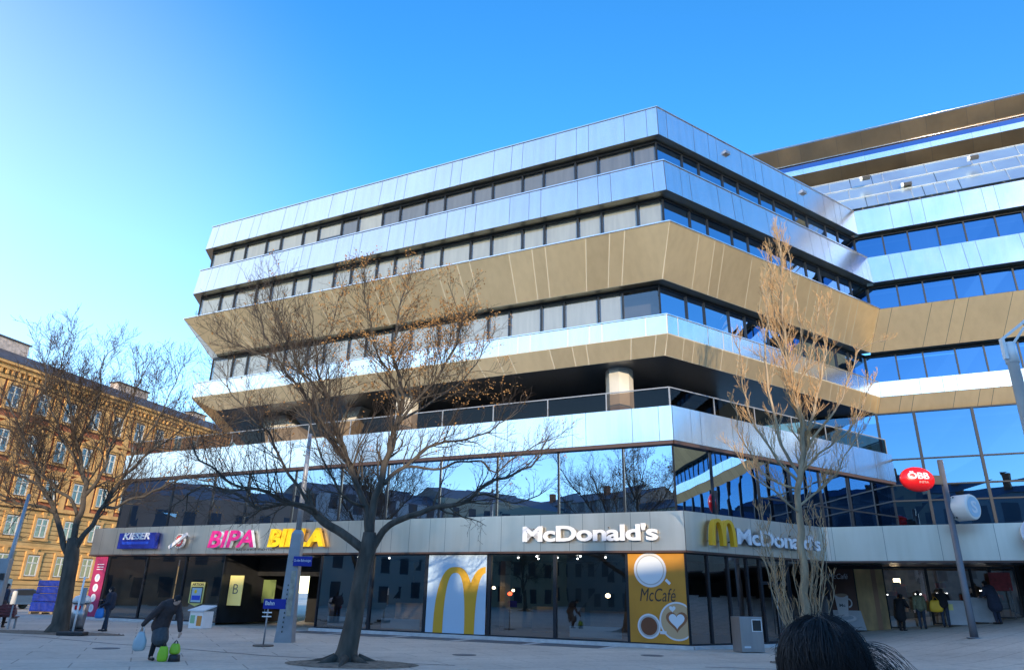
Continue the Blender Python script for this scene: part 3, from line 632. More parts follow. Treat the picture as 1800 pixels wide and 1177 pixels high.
# round emblem with bar
r_ = root('shop_sign', A(26.55, fA, 3.6), 'small round red and white emblem crossed by a white diagonal bar', 'shop sign', 'shop signs on the grey fascia')
q = MB(); c = A(26.55, fA+.12, 4.03); q.tube([c, c+nA*.12], .36, 28, 0, smooth=False); q.tube([c+nA*.12, c+nA*.125], .27, 28, 1, smooth=False); q.tube([c+nA*.125, c+nA*.13], .17, 28, 2, smooth=False)
q.build('disc', [M['letter'], mat('emblem_red', (.45, .03, .05), .5), M['letter']], r_)
q = MB(); dx = (AX*.86+UP*.50).normalized(); q.box(c+nA*.18, (1.35, .1, .17), 0, dx, -nA, nA.cross(dx)*-1); q.build('bar', M['letter'], r_)
q = MB()
for i in range(16):
    an = 2*math.pi*i/16; cc = c+nA*.134+(AX*math.cos(an)+UP*math.sin(an))*.30; q.box(cc, (.05, .01, .08), 0, AX*math.cos(an)+UP*math.sin(an), -nA, UP*math.cos(an)-AX*math.sin(an))
q.build('ring_marks', M['black'], r_)
def lettersign(label, txt, p, X, n, wd, h, dep, mf, ms, bold=.04, shear=0, gap=.10, space=1.0):
    r_ = root('shop_sign', p, label, 'shop sign', 'shop signs on the grey fascia')
    text_mb(txt, wd, h, dep, p+n*gap, X, UP, bold=bold, shear=shear, space=space).build('lettering', [mf, ms], r_)
    for t in (.08, .35, .65, .92):
        for hh in (.28, .8): q = MB(); q.box(p+X*wd*t+n*gap*.5+UP*h*hh, (.04, gap, .04), 0, X, -n, UP); q.build('bracket', M['black'], r_)
    return r_
lettersign('magenta BIPA lettering with white sides on the fascia', 'BIPA', A(24.4, fA, 3.66), AX, nA, 3.2, .84, .18, M['pink'], M['lwhite'], .03, .18)
lettersign('yellow BILLA lettering beside the tall mast', 'BILLA', A(20.35, fA, 3.66), AX, nA, 3.5, .86, .16, M['yellow'], M['gold'], .05, .12)
lettersign("white McDonald's lettering on the long grey fascia front", "McDonald's", A(6.55, fA, 3.74), AX, nA, 5.65, .64, .10, M['letter'], M['lside'], .03, 0, space=.94)
lettersign("white McDonald's lettering beside the golden arches on the short front", "McDonald's", B(2.65, fA, 3.74), BX, nB, 5.5, .64, .10, M['letter'], M['lside'], .03, 0, space=.94)
r_ = root('shop_sign', B(1.0, fA, 3.6), 'golden double arches mounted on the short fascia front', 'shop sign', 'shop signs on the grey fascia')
q = MB(); arches(q, B(1.05, fA+.12, 3.62), BX, UP, 1.42, 1.0, .2, .19, .12); q.build('arches', M['gold'], r_)
for t, z in ((.15, 3.8), (.75, 3.8), (1.3, 3.8), (.4, 4.3), (1.05, 4.3)): q = MB(); q.box(B(1.05+t, fA+.06, z), (.05, .12, .05), 0, bD, -nB, UP); q.build('bracket', M['black'], r_)
r_ = tag(text_mb('BAHNHOF CENTER', 2.6, .09, .02, A(22.6, fA+.012, 3.52), AX, UP, bold=.0).build('small_lettering', [M['seam_dark'], M['seam_dark']]), 'small grey lettering under the yellow and magenta names', 'lettering')
# round red station sign, cut by the right edge
sp = at(1829, 936, 27.6); r_ = root('wall_sign', sp, 'round red sign with pale rim on the canopy fascia at the right edge', 'sign')
q = MB(); n_ = V((-.489, -.872, 0)); q.tube([sp-n_*.3, sp+n_*.05], .62, 32, 0); q.tube([sp+n_*.05, sp+n_*.10], .5, 32, 1); q.build('disc', [M['letter'], M['red']], r_)
# posters
def poster(label, mbf, mats, o, cat='poster', name='poster', group=None):
    return tag(mbf.build(name, mats), label, cat, group)
q = MB(); org = A(11.18, .03, .16); q.prism([org, org+AX*2.86, org+AX*2.86+UP*3.1, org+UP*3.1], nA*.012, 0)
arches(q, org+AX*.38+nA*.013-UP*.0, AX, UP, 3.5, 2.62, .004, .47, .24, 1, xmax=2.44)
r_ = poster('pale blue window poster with cropped golden arches', q, [mat('pale_blue_print', (.42, .55, .68), .35), M['goldd']], 0)
pr_ = root('poster', A(1.1, .03, .16), 'orange coffee poster with three cups and McCafé lettering', 'poster')
org = A(2.2, .03, .16); q = MB(); q.prism([org, org+AX*2.16, org+AX*2.16+UP*3.12, org+UP*3.12], nA*.012, 0); q.build('sheet', mat('orange_print', (.48, .21, .015), .5, var=.12, scale=1), pr_)
def disc(mb, c, n, r, mi, h=.003, X=None, xmax=None, k=40, org=None):
    X = X; pts = []
    for i in range(k):
        a_ = 2*math.pi*i/k; x, y = r*math.cos(a_), r*math.sin(a_)
        p = c+X*x+UP*y
        if xmax is not None:
            xx = (p-org).dot(X)
            if xx > xmax: p = p-X*(xx-xmax)
        pts.append(p)
    mb.prism(pts[::-1] if n.dot(X.cross(UP)) > 0 else pts, n*h, mi)
q = MB(); b0 = org+nA*.013
c = b0+AX*.85+UP*2.53; disc(q, c, nA, .62, 0, .003, AX); disc(q, c, nA, .54, 1, .005, AX); disc(q, c, nA, .50, 2, .007, AX); q.box(c+AX*.66-UP*.42+nA*.003, (.22, .006, .10), 0, (AX*.7-UP*.7), -nA, (UP*.7+AX*.7))
c = b0+AX*.72+UP*.56; disc(q, c, nA, .43, 0, .003, AX); disc(q, c, nA, .37, 1, .005, AX); disc(q, c, nA, .31, 3, .007, AX); q.box(c+AX*.52-UP*.2+nA*.003, (.24, .006, .10), 0, AX, -nA, UP)
c = b0+AX*1.78+UP*.76; disc(q, c, nA, .66, 0, .003, AX, 2.15, 48, b0); disc(q, c, nA, .60, 4, .005, AX, 2.15, 48, b0)
def heart(mb, c, s, mi, h):
    pts = []
    for i in range(28):
        t = 2*math.pi*i/28; pts.append(c+AX*(s*.062*16*math.sin(t)**3)+UP*(s*.062*(13*math.cos(t)-5*math.cos(2*t)-2*math.cos(3*t)-math.cos(4*t))))
    mb.prism(pts, nA*h, mi)
heart(q, c+AX*-.02+UP*.02, .40, 5, .007); heart(q, c+AX*-.02+UP*.03, .29, 2, .009); heart(q, c+AX*-.16+UP*.42, .12, 2, .009)
q.build('cups', [mat('cup_white', (.62, .62, .64), .5), mat('cup_inner', (.40, .38, .36), .5), mat('milk_foam', (.62, .66, .70), .6), mat('tea_brown', (.15, .05, .02), .4), mat('latte_tan', (.50, .33, .18), .5), mat('crema_brown', (.26, .10, .04), .5)], pr_)
M['ink'] = mat('dark_brown_ink', (.05, .03, .02), .6)
text_mb('McCafé', 1.35, .46, .006, b0+AX*.42+UP*1.42, AX, UP, bold=.0, shear=.25).build('lettering', [M['ink'], M['ink']], pr_)
# magenta banner with white discs at the left end
r_ = root('banner', A(32.95, .05, 0), 'narrow magenta window banner with four white discs', 'banner')
q = MB(); org = A(33.45, .03, .14); q.prism([org, org+AX*1.05, org+AX*1.05+UP*3.15, org+UP*3.15], nA*.012, 0); q.build('sheet', M['banner'], r_)
q = MB()
for z in (.42, .95, 1.48, 2.0): disc(q, org+AX*.5+UP*z+nA*.013, nA, .21, 0, .004, AX); disc(q, org+AX*.5+UP*z+nA*.017, nA, .10, 1, .002, AX)
for z in (2.45, 2.58, 2.72): q.box(org+AX*.55+UP*z+nA*.014, (.55, .004, .035), 0, AX, -nA, UP)
q.build('discs', [M['letter'], mat('pale_blue_print2', (.45, .55, .65), .5)], r_)
# yellow posters
M['pyel'] = mat('yellow_print', (.62, .56, .18), .5); M['pgreen'] = mat('dull_green_print', (.16, .22, .08), .6)
r_ = root('poster', A(25, .03, .9), 'yellow shield shaped window poster reading AKTION', 'poster')
q = MB(); org = A(25.5, .03, 0); q.prism([org+UP*1.0, org+AX*.5+UP*.84, org+AX*1.0+UP*1.0, org+AX*1.0+UP*2.0, org+UP*2.0], nA*.012, 0); q.build('sheet', M['pyel'], r_)
q = MB(); q.box(org+AX*.5+UP*1.38+nA*.014, (.82, .005, .78), 0, AX, -nA, UP); q.box(org+AX*.5+UP*1.38+nA*.018, (.70, .005, .68), 1, AX, -nA, UP); q.box(org+AX*.5+UP*1.25+nA*.022, (.6, .004, .22), 2, AX, -nA, UP); q.ell(org+AX*.42+UP*1.55+nA*.02, (.1, .004, .1), AX, nA, UP, mi=3)
q.build('picture', [M['black'], mat('sky_print', (.35, .5, .6), .5), M['kblue2'], M['yellow']], r_)
text_mb('AKTION', .8, .13, .004, org+AX*.1+UP*1.83+nA*.013, AX, UP, bold=.03).build('lettering', [M['black'], M['black']], r_)
r_ = root('poster', A(22.8, -.4, .9), 'bright yellow poster with an outlined letter B in the entrance', 'poster')
org = A(23.35, -.5, .93); q = MB(); q.prism([org, org+AX*.92, org+AX*.92+UP*1.42, org+UP*1.42], nA*.03, 0); q.build('sheet', mat('glowing_yellow_print', (.72, .62, .22), .5, emit=(.72, .60, .20, .12)), r_)  # faint glow put into the printed sheet itself, no lamp there
text_mb('B', .34, .46, .004, org+AX*.30+UP*.55+nA*.031, AX, UP, bold=-.01).build('lettering', [M['seam_dark'], M['seam_dark']], r_)
r_ = tag(MB().build('x', M['dark']), 'x', 'x'); bpy.data.objects.remove(r_)
org = A(23.1, -2.6, 1.05); q = MB(); q.prism([org, org+AX*.85, org+AX*.85+UP*1.15, org+UP*1.15], nA*.03, 0); tag(q.build('poster', M['pgreen']), 'dim green blank poster deep in the dark entrance', 'poster')
# brown cup poster and golden panel under the canopy
r_ = root('poster', D(4.2, .15, .3), 'dark brown poster with a white coffee cup and saucer', 'poster')
def pd(w_, z, o=.1): return D(w_, o, z)
q = MB(); q.prism([pd(3.3, .35), pd(5.5, .35), pd(5.5, 3.2), pd(3.3, 3.2)], nA*.03, 0); q.build('sheet', mat('brown_print', (.09, .035, .022), .5, var=.3, scale=1), r_)
q = MB(); q.prism([pd(4.1, .5, .14), pd(5.75, .5, .14), pd(5.6, 1.35, .14), pd(3.95, 1.35, .14)], nA*.02, 0); q.build('pale_card', mat('pale_card', (.42, .47, .52), .6), r_)
q = MB(); cc = pd(4.85, 1.0, .17); q.ell(cc, (.58, .01, .18), AX, nA, UP, mi=0); q.ell(cc+UP*.04+nA*.006, (.42, .01, .11), AX, nA, UP, mi=1)
q.prism([cc+AX*-.30+UP*1.0, cc+AX*-.20+UP*.08, cc+AX*.20+UP*.08, cc+AX*.30+UP*1.0], nA*.02, 0); q.ell(cc+UP*1.0+nA*.012, (.30, .012, .10), AX, nA, UP, mi=2)
for i in range(12):
    a_ = -1.4+2.8*i/11; q.box(cc+AX*(.27+.15*math.cos(a_))+UP*(.68+.18*math.sin(a_)), (.05, .02, .06), 0, AX, -nA, UP)
text_mb('Mc', .26, .14, .004, cc+AX*-.13+UP*.5+nA*.021, AX, UP, bold=.03, mi_front=3, mi_side=3, mb=q)
q.build('cup', [mat('porcelain', (.60, .64, .68), .4), mat('saucer_shade', (.35, .42, .48), .5), mat('coffee_foam', (.40, .30, .22), .6), M['seam_dark']], r_)
text_mb('McCafé', .85, .24, .004, pd(4.4, 2.75, .135), AX, UP, bold=.0, shear=.25).build('lettering', [M['letter'], M['letter']], r_)
q = MB(); q.prism([pd(5.55, .5), pd(6.75, .5), pd(6.75, 3.2), pd(5.55, 3.2)], nA*.03, 0); q.prism([pd(6.25, .5, .14), pd(6.45, .5, .14), pd(6.45, 3.2, .14), pd(6.25, 3.2, .14)], nA*.02, 1)
tag(q.build('poster', [mat('golden_print', (.50, .33, .14), .5, var=.45, scale=1.6, stretch=(1, 1, .3)), mat('tan_print', (.34, .17, .09), .5)]), 'golden brown poster panel right of the coffee cup poster', 'poster')
q = MB(); p_ = D(11.3, .6, 0); zg = gz(p_.x, p_.y); q.box(V((p_.x, p_.y, zg+1.55)), (.8, .03, .75), 0, AX, -nA, UP); q.tube([V((p_.x, p_.y, zg))-aD*.3, V((p_.x, p_.y, zg+1.3))-aD*.3], .025, 8, 1); q.tube([V((p_.x, p_.y, zg))+aD*.3, V((p_.x, p_.y, zg+1.3))+aD*.3], .025, 8, 1)
tag(q.build('notice_board', [mat('red_notice', (.35, .05, .06), .6, var=.2, scale=8), M['galv']]), 'red notice board on thin legs before the far right shop window', 'sign')
# ------------------------------------------------------------------ ground markings
def gp(u, o, lift): p = A(u, o, 0); return V((p.x, p.y, gz(p.x, p.y)+lift))
mb = MB()
for (u0, u1, o0, o1) in ((33.4, 24, .9, 1.25), (17.0, .6, .42, .62)): mb.quad(gp(u0, o1, .006), gp(u1, o1, .006), gp(u1, o0, .006), gp(u0, o0, .006))
for u in (17.2, 14.6, 11.6, 8.6, 5.6, 2.6): mb.quad(gp(u+.12, 2.3, .008), gp(u-.12, 2.3, .008), gp(u-.12, .62, .008), gp(u+.12, .62, .008))
tag(mb.build('pale_stone_strips', M['stripe']), kind='structure')
mb = MB()
for u in (17.0, 14.4, 11.4, 8.4, 5.4): mb.quad(gp(u, 2.1, .004), gp(u-2.6, 2.1, .004), gp(u-2.6, .66, .004), gp(u, .66, .004))
tag(mb.build('dark_paving_panels', M['grate']), kind='structure')
def gstrip(pts, wd, lift=.005):
    m_ = MB()
    for i in range(len(pts)-1):
        a0, a1 = V((*pts[i], 0)), V((*pts[i+1], 0)); d = (a1-a0).normalized(); n = V((-d.y, d.x, 0))*wd/2
        m_.quad(*[V((p.x, p.y, gz(p.x, p.y)+lift)) for p in (a0-n, a1-n, a1+n, a0+n)])
    return m_
def gpx(px, py):
    p = at(px, py, 10); d = p-V((0, 0, CAMZ)); t = -CAMZ/d.z; q_ = V((0, 0, CAMZ))+d*t; return (q_.x, q_.y)
tag(gstrip([gpx(-60, 1112), gpx(60, 1118), gpx(200, 1131), gpx(350, 1142), gpx(470, 1152), gpx(590, 1158), gpx(730, 1166), gpx(800, 1169)], .10).build('drain_slot', M['grate']), kind='structure')
tag(gstrip([gpx(1240, 1172), gpx(1370, 1176), gpx(1500, 1185)], .12).build('drain_slot', M['grate']), kind='structure')
for mx_, my_ in ((-1.2, 22.5), (4.6, 23.8), (-11.5, 22.0)):
    mb = MB(); mb.cyl((mx_, my_, gz(mx_, my_)+.001), .36, .006, 28); mb.cyl((mx_, my_, gz(mx_, my_)+.0075), .30, .003, 28); tag(mb.build('manhole_cover', M['grate']), kind='structure')
# tree pits: uneven soil discs with roots
def pit(cx, cy, rx, ry, ang, seed):
    m_ = MB(); k = 40; rnd = random.Random(seed); rings = [0, .35, .65, .86, 1.0]; vv = []
    for ri_, rr_ in enumerate(rings):
        for i in range(k):
            a_ = 2*math.pi*i/k; wob = 1+.10*noise.noise(V((math.cos(a_)*1.6+seed, math.sin(a_)*1.6, 0)))
            x, y = rx*rr_*wob*math.cos(a_), ry*rr_*wob*math.sin(a_); X_, Y_ = x*math.cos(ang)-y*math.sin(ang), x*math.sin(ang)+y*math.cos(ang)
            h = .007+.05*(1-rr_**2)+(.02*noise.noise(V((x*3, y*3, seed))) if rr_ < 1 else 0); vv.append((cx+X_, cy+Y_, gz(cx+X_, cy+Y_)+h))
    fs = []
    for r0 in range(len(rings)-1):
        for i in range(k): fs.append((r0*k+i, r0*k+(i+1) % k, (r0+1)*k+(i+1) % k, (r0+1)*k+i))
    m_.add(vv, fs, 0, True)
    for i in range(60):
        a_ = rnd.uniform(0, 6.28); rr_ = rnd.uniform(.3, .98); x, y = rx*rr_*math.cos(a_), ry*rr_*math.sin(a_); X_, Y_ = x*math.cos(ang)-y*math.sin(ang), x*math.sin(ang)+y*math.cos(ang)
        s_ = rnd.uniform(.015, .045); m_.ell((cx+X_, cy+Y_, gz(cx+X_, cy+Y_)+.03*(1-rr_)+.01), (s_, s_*.8, s_*.5), a=6, b=4)
    return tag(m_.build('tree_pit', M['soil']), kind='structure')
pit(-3.8, 18.9, 1.75, 1.1, -.15, 3); pit(-17.2, 28.6, 3.2, 1.0, -.2, 8); pit(8.9, 22.0, 1.2, .9, 0, 5)
# ------------------------------------------------------------------ trees
class Tree:
    def __init__(s, seed, up=.15, spread=.9, cut=None): s.w = MB(); s.t = MB(); s.rnd = random.Random(seed); s.up = up; s.spread = spread; s.tips = []
    def path(s, p, d, ln, n, wig, up):
        pts = [p.copy()]; d = d.normalized(); r = s.rnd
        for i in range(n):
            d = (d+V((r.gauss(0, wig), r.gauss(0, wig), r.gauss(0, wig)+up))).normalized(); pts.append(pts[-1]+d*ln/n)
        return pts
    def branch(s, p, d, ln, rad, lvl, maxl):
        r = s.rnd; n = max(3, int(ln/.22)) if lvl < maxl else 3
        pts = s.path(p, d, ln, n, .16 if lvl < maxl else .12, s.up*.35)
        rads = [max(s.rmin, rad*(1-.80*i/n)) for i in range(n+1)]
        (s.w if lvl < 2 else s.t).tube(pts, rads, 5 if lvl < 2 else 3, 0, False)
        if lvl >= maxl: s.tips.append(pts[-1]); return
        per = s.dens[lvl]; cnt = max(2, int(ln*per)); side = r.choice((-1, 1))
        for i in range(cnt):
            t = .18+.82*(i+r.random()*.7)/cnt; k = min(n-1, int(t*n)); q = pts[k].lerp(pts[k+1], min(1, t*n-k)); dd = (pts[k+1]-pts[k]).normalized()
            ax = dd.orthogonal().normalized(); ax.rotate(Matrix.Rotation(r.uniform(0, 6.28), 3, dd)); ang = r.uniform(.45, 1.0)*s.spread
            nd = (dd*math.cos(ang)+ax*math.sin(ang)); nd.z += s.up*r.uniform(.2, 1); s.branch(q, nd, ln*r.uniform(.38, .62)*(1.15-.45*t), max(.004, rads[k]*.55), lvl+1, maxl)
    def limb(s, pts, r0, r1, subs, sublen, t0=.3, maxl=3, k=8):
        """smooth limb through points, with side branches"""
        P_ = [pts[0]]+pts+[pts[-1]]; sm = []
        for i in range(1, len(P_)-2):
            a_, b_, c_, d_ = P_[i-1], P_[i], P_[i+1], P_[i+2]; m_ = max(3, int((c_-b_).length/.16))
            for j in range(m_):
                t = j/m_; sm.append(.5*((2*b_)+(c_-a_)*t+(2*a_-5*b_+4*c_-d_)*t*t+(-a_+3*b_-3*c_+d_)*t**3))
        sm.append(pts[-1]); n = len(sm)-1; r = s.rnd
        for i in range(1, n): sm[i] = sm[i]+V([noise.noise(sm[i]*1.7+V((j*9, s.rnd_off, 0)))*.10*min(1, i/6) for j in range(3)])
        rads = [r0+(r1-r0)*(i/n)**.8 for i in range(n+1)]; s.w.tube(sm, rads, k, 0, True)
        for i in range(subs):
            t = t0+(1-t0)*(i+r.random())/subs; q = t*n; kk = min(n-1, int(q)); p = sm[kk].lerp(sm[kk+1], q-kk); dd = (sm[kk+1]-sm[kk]).normalized()
            ax = dd.orthogonal().normalized(); ax.rotate(Matrix.Rotation(r.uniform(0, 6.28), 3, dd)); ang = r.uniform(.4, 1.05)*s.spread
            nd = dd*math.cos(ang)+ax*math.sin(ang); nd.z += s.up; s.branch(p, nd, sublen*r.uniform(.6, 1.2)*(1.1-.35*t), max(.010, rads[kk]*.45), 1, maxl)
        for _ in range(2): s.branch(sm[-1], (sm[-1]-sm[-2]).normalized()+V((r.gauss(0, .25), r.gauss(0, .25), .1)), sublen*.8, r1*.9, 1, maxl)
    rnd_off = 0; rmin = .0042; dens = {1: 3.4, 2: 6.0}
    def finish(s, name, base, label, bark, twig, group):
        r_ = root(name, base, label, 'tree', group); s.w.build('trunk', bark, r_); s.t.build('twigs', twig, r_); return r_
def poly(tr, Y0, pts, r0, r1, subs, sl, **kw):
    """limb through (px, py, dY) points"""
    tr.limb([at(x, y, Y0+dy) for x, y, dy in pts], r0, r1, subs, sl, **kw)
# middle tree
T = Tree(21, up=.22, spread=.95); T.dens = {1: 4.6, 2: 8.0}; T.rmin = .0036; Y0 = 19.05
base = at(607, 1163, Y0); base.z = 0
T.w.tube([V((base.x, base.y, -.03)), base+V((0, 0, .10)), base+V((.02, 0, .3)), at(622, 1090, Y0), at(630, 1040, Y0), at(640, 990, Y0), at(647, 965, Y0), at(650, 935, Y0)], [.42, .32, .26, .225, .205, .20, .215, .17], 18)
for i in range(7):
    a_ = i*.9+.3; d = V((math.cos(a_), math.sin(a_), 0)); T.w.tube([base+d*.3+UP*.12, base+d*.6+UP*.05, base+d*(.9+.3*(i % 2))+UP*-.02], [.12, .07, .03], 7)
L = [
 ([(645, 968, 0), (628, 958, 0), (600, 937, .1), (572, 919, .2), (556, 904, .3)], .20, .15, 0, 1),
 ([(556, 904, .3), (530, 890, .5), (500, 882, .8), (460, 893, 1.0), (420, 872, 1.1), (370, 855, 1.2), (330, 868, 1.3)], .12, .035, 14, 1.5),
 ([(556, 904, .3), (545, 890, -.1), (505, 878, -.4), (460, 862, -.8), (415, 850, -1.1), (380, 830, -1.3), (345, 800, -1.5)], .11, .03, 15, 1.6),
 ([(545, 890, 0), (520, 850, 0), (490, 800, .1), (470, 760, .4), (430, 720, .6), (400, 680, .8)], .08, .025, 14, 1.7),
 ([(653, 966, 0), (664, 945, 0), (680, 925, -.1), (700, 913, -.2), (755, 896, -.4), (817, 880, -.5), (838, 862, -.5), (867, 842, -.5), (905, 833, -.6), (940, 812, -.7)], .19, .035, 12, 1.25, .45),
 ([(817, 880, -.5), (850, 868, -.2), (900, 880, .1), (950, 868, .3)], .06, .02, 9, .9),
 ([(648, 945, 0), (645, 915, 0), (642, 889, .1), (630, 850, .2), (617, 817, .3), (604, 785, .4), (585, 740, .5), (575, 700, .6), (560, 650, .7), (552, 600, .8)], .19, .03, 20, 1.7),
 ([(617, 817, .3), (590, 790, .7), (570, 760, 1.0), (540, 700, 1.3), (500, 650, 1.6), (470, 600, 1.8), (455, 560, 2.0)], .10, .025, 18, 1.7),
 ([(604, 785, .4), (575, 750, -.2), (548, 690, -.6), (520, 640, -.9), (500, 590, -1.2), (480, 545, -1.4)], .08, .022, 17, 1.6),
 ([(575, 700, .6), (545, 670, .2), (500, 640, 0), (440, 615, -.2), (400, 600, -.3)], .06, .02, 15, 1.5),
 ([(650, 940, 0), (652, 905, 0), (656, 880, 0), (668, 850, 0), (680, 810, 0), (692, 760, .1), (702, 720, .2), (705, 670, .3), (692, 620, .5), (700, 560, .6), (708, 520, .7)], .20, .028, 22, 1.6),
 ([(692, 760, .1), (715, 725, -.3), (745, 690, -.6), (775, 650, -.9), (800, 600, -1.1), (812, 560, -1.3)], .085, .022, 17, 1.5),
 ([(702, 720, .2), (690, 660, -.3), (660, 610, -.6), (650, 560, -.8), (640, 520, -1)], .07, .02, 15, 1.4),
 ([(675, 850, 0), (695, 830, .2), (712, 820, .3), (735, 800, .5), (757, 785, .6), (794, 775, .8), (850, 764, .9), (885, 740, 1.0)], .11, .025, 15, 1.35),
 ([(712, 820, .3), (745, 820, .6), (772, 819, .8), (810, 812, 1.0), (844, 811, 1.2), (870, 830, 1.3), (905, 800, 1.5), (960, 775, 1.6)], .07, .02, 16, 1.3),
 ([(700, 740, .2), (735, 720, .8), (780, 690, 1.2), (820, 660, 1.5), (850, 610, 1.7)], .07, .02, 15, 1.4),
 ([(642, 889, .1), (615, 880, -.4), (585, 845, -.8), (565, 800, -1.1), (555, 760, -1.4), (530, 730, -1.6)], .07, .02, 13, 1.3),
 ([(555, 690, -.6), (530, 650, -.8), (575, 600, -.7), (585, 560, -.6), (600, 520, -.5)], .04, .015, 12, 1.2),
]
for l_ in L: poly(T, Y0, l_[0], l_[1]*.60, l_[2]*.7, int(l_[3]*1.5), l_[4], t0=l_[5] if len(l_) > 5 else .2)
mid = T.finish('bare_tree', base, 'large spreading bare tree in front of the poster windows, forking low', M['bark'], M['twig'], 'bare street trees')
# dry leaf clusters in the crown
lf = MB(); rq = random.Random(4); cc0 = at(770, 540, Y0)
for p in T.tips:
    dd = (p-cc0).length
    pr = .85 if dd < 2.2 else (.4 if dd < 3.4 and p.z > 6.8 else .03)
    if rq.random() < pr:
        for _ in range(4):
            q_ = p+V((rq.gauss(0, .05), rq.gauss(0, .05), rq.gauss(0, .05))); a_ = V((rq.gauss(0, 1), rq.gauss(0, 1), rq.gauss(0, 1))).normalized()*.032; b_ = a_.orthogonal().normalized()*.024
            lf.quad(q_-a_, q_-b_, q_+a_, q_+b_)
lf.build('dry_leaves', M['seed'], mid)
# left tree
T = Tree(5, up=.20, spread=.95); T.dens = {1: 4.2, 2: 7.2}; T.rmin = .006; Y0 = 28.5; T.rnd_off = 5
base = at(100, 1112, Y0); base.z = 0
T.w.tube([V((base.x, base.y, -.03)), base+UP*.12, base+UP*.35+V((.05, 0, 0)), at(112, 1060, Y0), at(119, 1020, Y0), at(124, 990, Y0), at(127, 968, Y0), at(128, 945, Y0)], [.50, .38, .31, .275, .26, .265, .25, .18], 18)
L = [
 ([(120, 975, 0), (112, 960, 0), (109, 937, .1), (98, 902, .2), (84, 875, .3), (70, 852, .4), (58, 820, .5), (45, 780, .7), (30, 740, .9), (10, 700, 1)], .20, .04, 18, 2.1),
 ([(98, 902, .2), (80, 893, 0), (62, 890, -.3), (40, 886, -.6), (0, 872, -.8), (-40, 850, -1)], .13, .03, 13, 1.8),
 ([(70, 852, .4), (40, 838, .9), (10, 825, 1.3), (-30, 800, 1.6), (-60, 770, 2)], .11, .03, 13, 2.0),
 ([(128, 955, 0), (133, 930, 0), (140, 902, 0), (148, 875, .1), (150, 850, .2), (143, 815, .3), (135, 780, .4), (128, 740, .5), (118, 690, .6), (110, 650, .7), (112, 620, .8)], .22, .03, 24, 2.2),
 ([(136, 905, 0), (125, 880, -.3), (110, 866, -.5), (90, 850, -.7), (65, 830, -1.0), (50, 800, -1.2), (40, 760, -1.5), (60, 700, -1.7)], .12, .03, 17, 2.1),
 ([(143, 815, .3), (120, 790, 0), (100, 750, -.3), (85, 700, -.6), (80, 650, -.8), (85, 625, -1)], .10, .025, 18, 1.9),
 ([(150, 870, .1), (170, 848, .3), (182, 830, .5), (195, 790, .7), (215, 740, .9), (235, 700, 1.1), (250, 660, 1.3)], .13, .03, 19, 2.0),
 ([(135, 780, .4), (160, 740, .9), (175, 690, 1.3), (180, 650, 1.5), (190, 620, 1.7)], .09, .025, 17, 1.9),
 ([(133, 962, 0), (145, 945, 0), (160, 925, 0), (175, 903, 0), (187, 885, 0), (200, 862, .1), (215, 840, .2), (245, 812, .3), (275, 785, .4), (305, 765, .5), (330, 742, .6)], .20, .03, 20, 1.9),
 ([(187, 890, 0), (203, 892, -.3), (225, 880, -.6), (255, 868, -.9), (290, 855, -1.1), (325, 840, -1.3), (365, 845, -1.5)], .11, .025, 17, 1.6),
 ([(215, 840, .2), (235, 800, -.5), (262, 760, -.9), (290, 715, -1.2), (310, 670, -1.4)], .09, .025, 18, 1.9),
 ([(275, 785, .4), (320, 790, .8), (360, 775, 1), (395, 750, 1.2)], .05, .02, 12, 1.5),
 ([(195, 790, .7), (175, 760, 1.4), (150, 720, 1.8), (140, 670, 2.2)], .07, .02, 14, 1.8),
]
for l_ in L: poly(T, Y0, l_[0], l_[1]*.60, l_[2]*.7, int(l_[3]*1.4), l_[4], t0=.2)
T.finish('bare_tree', base, 'bare tree beside the dustbin, in front of the ochre building', M['bark'], M['twig'], 'bare street trees')
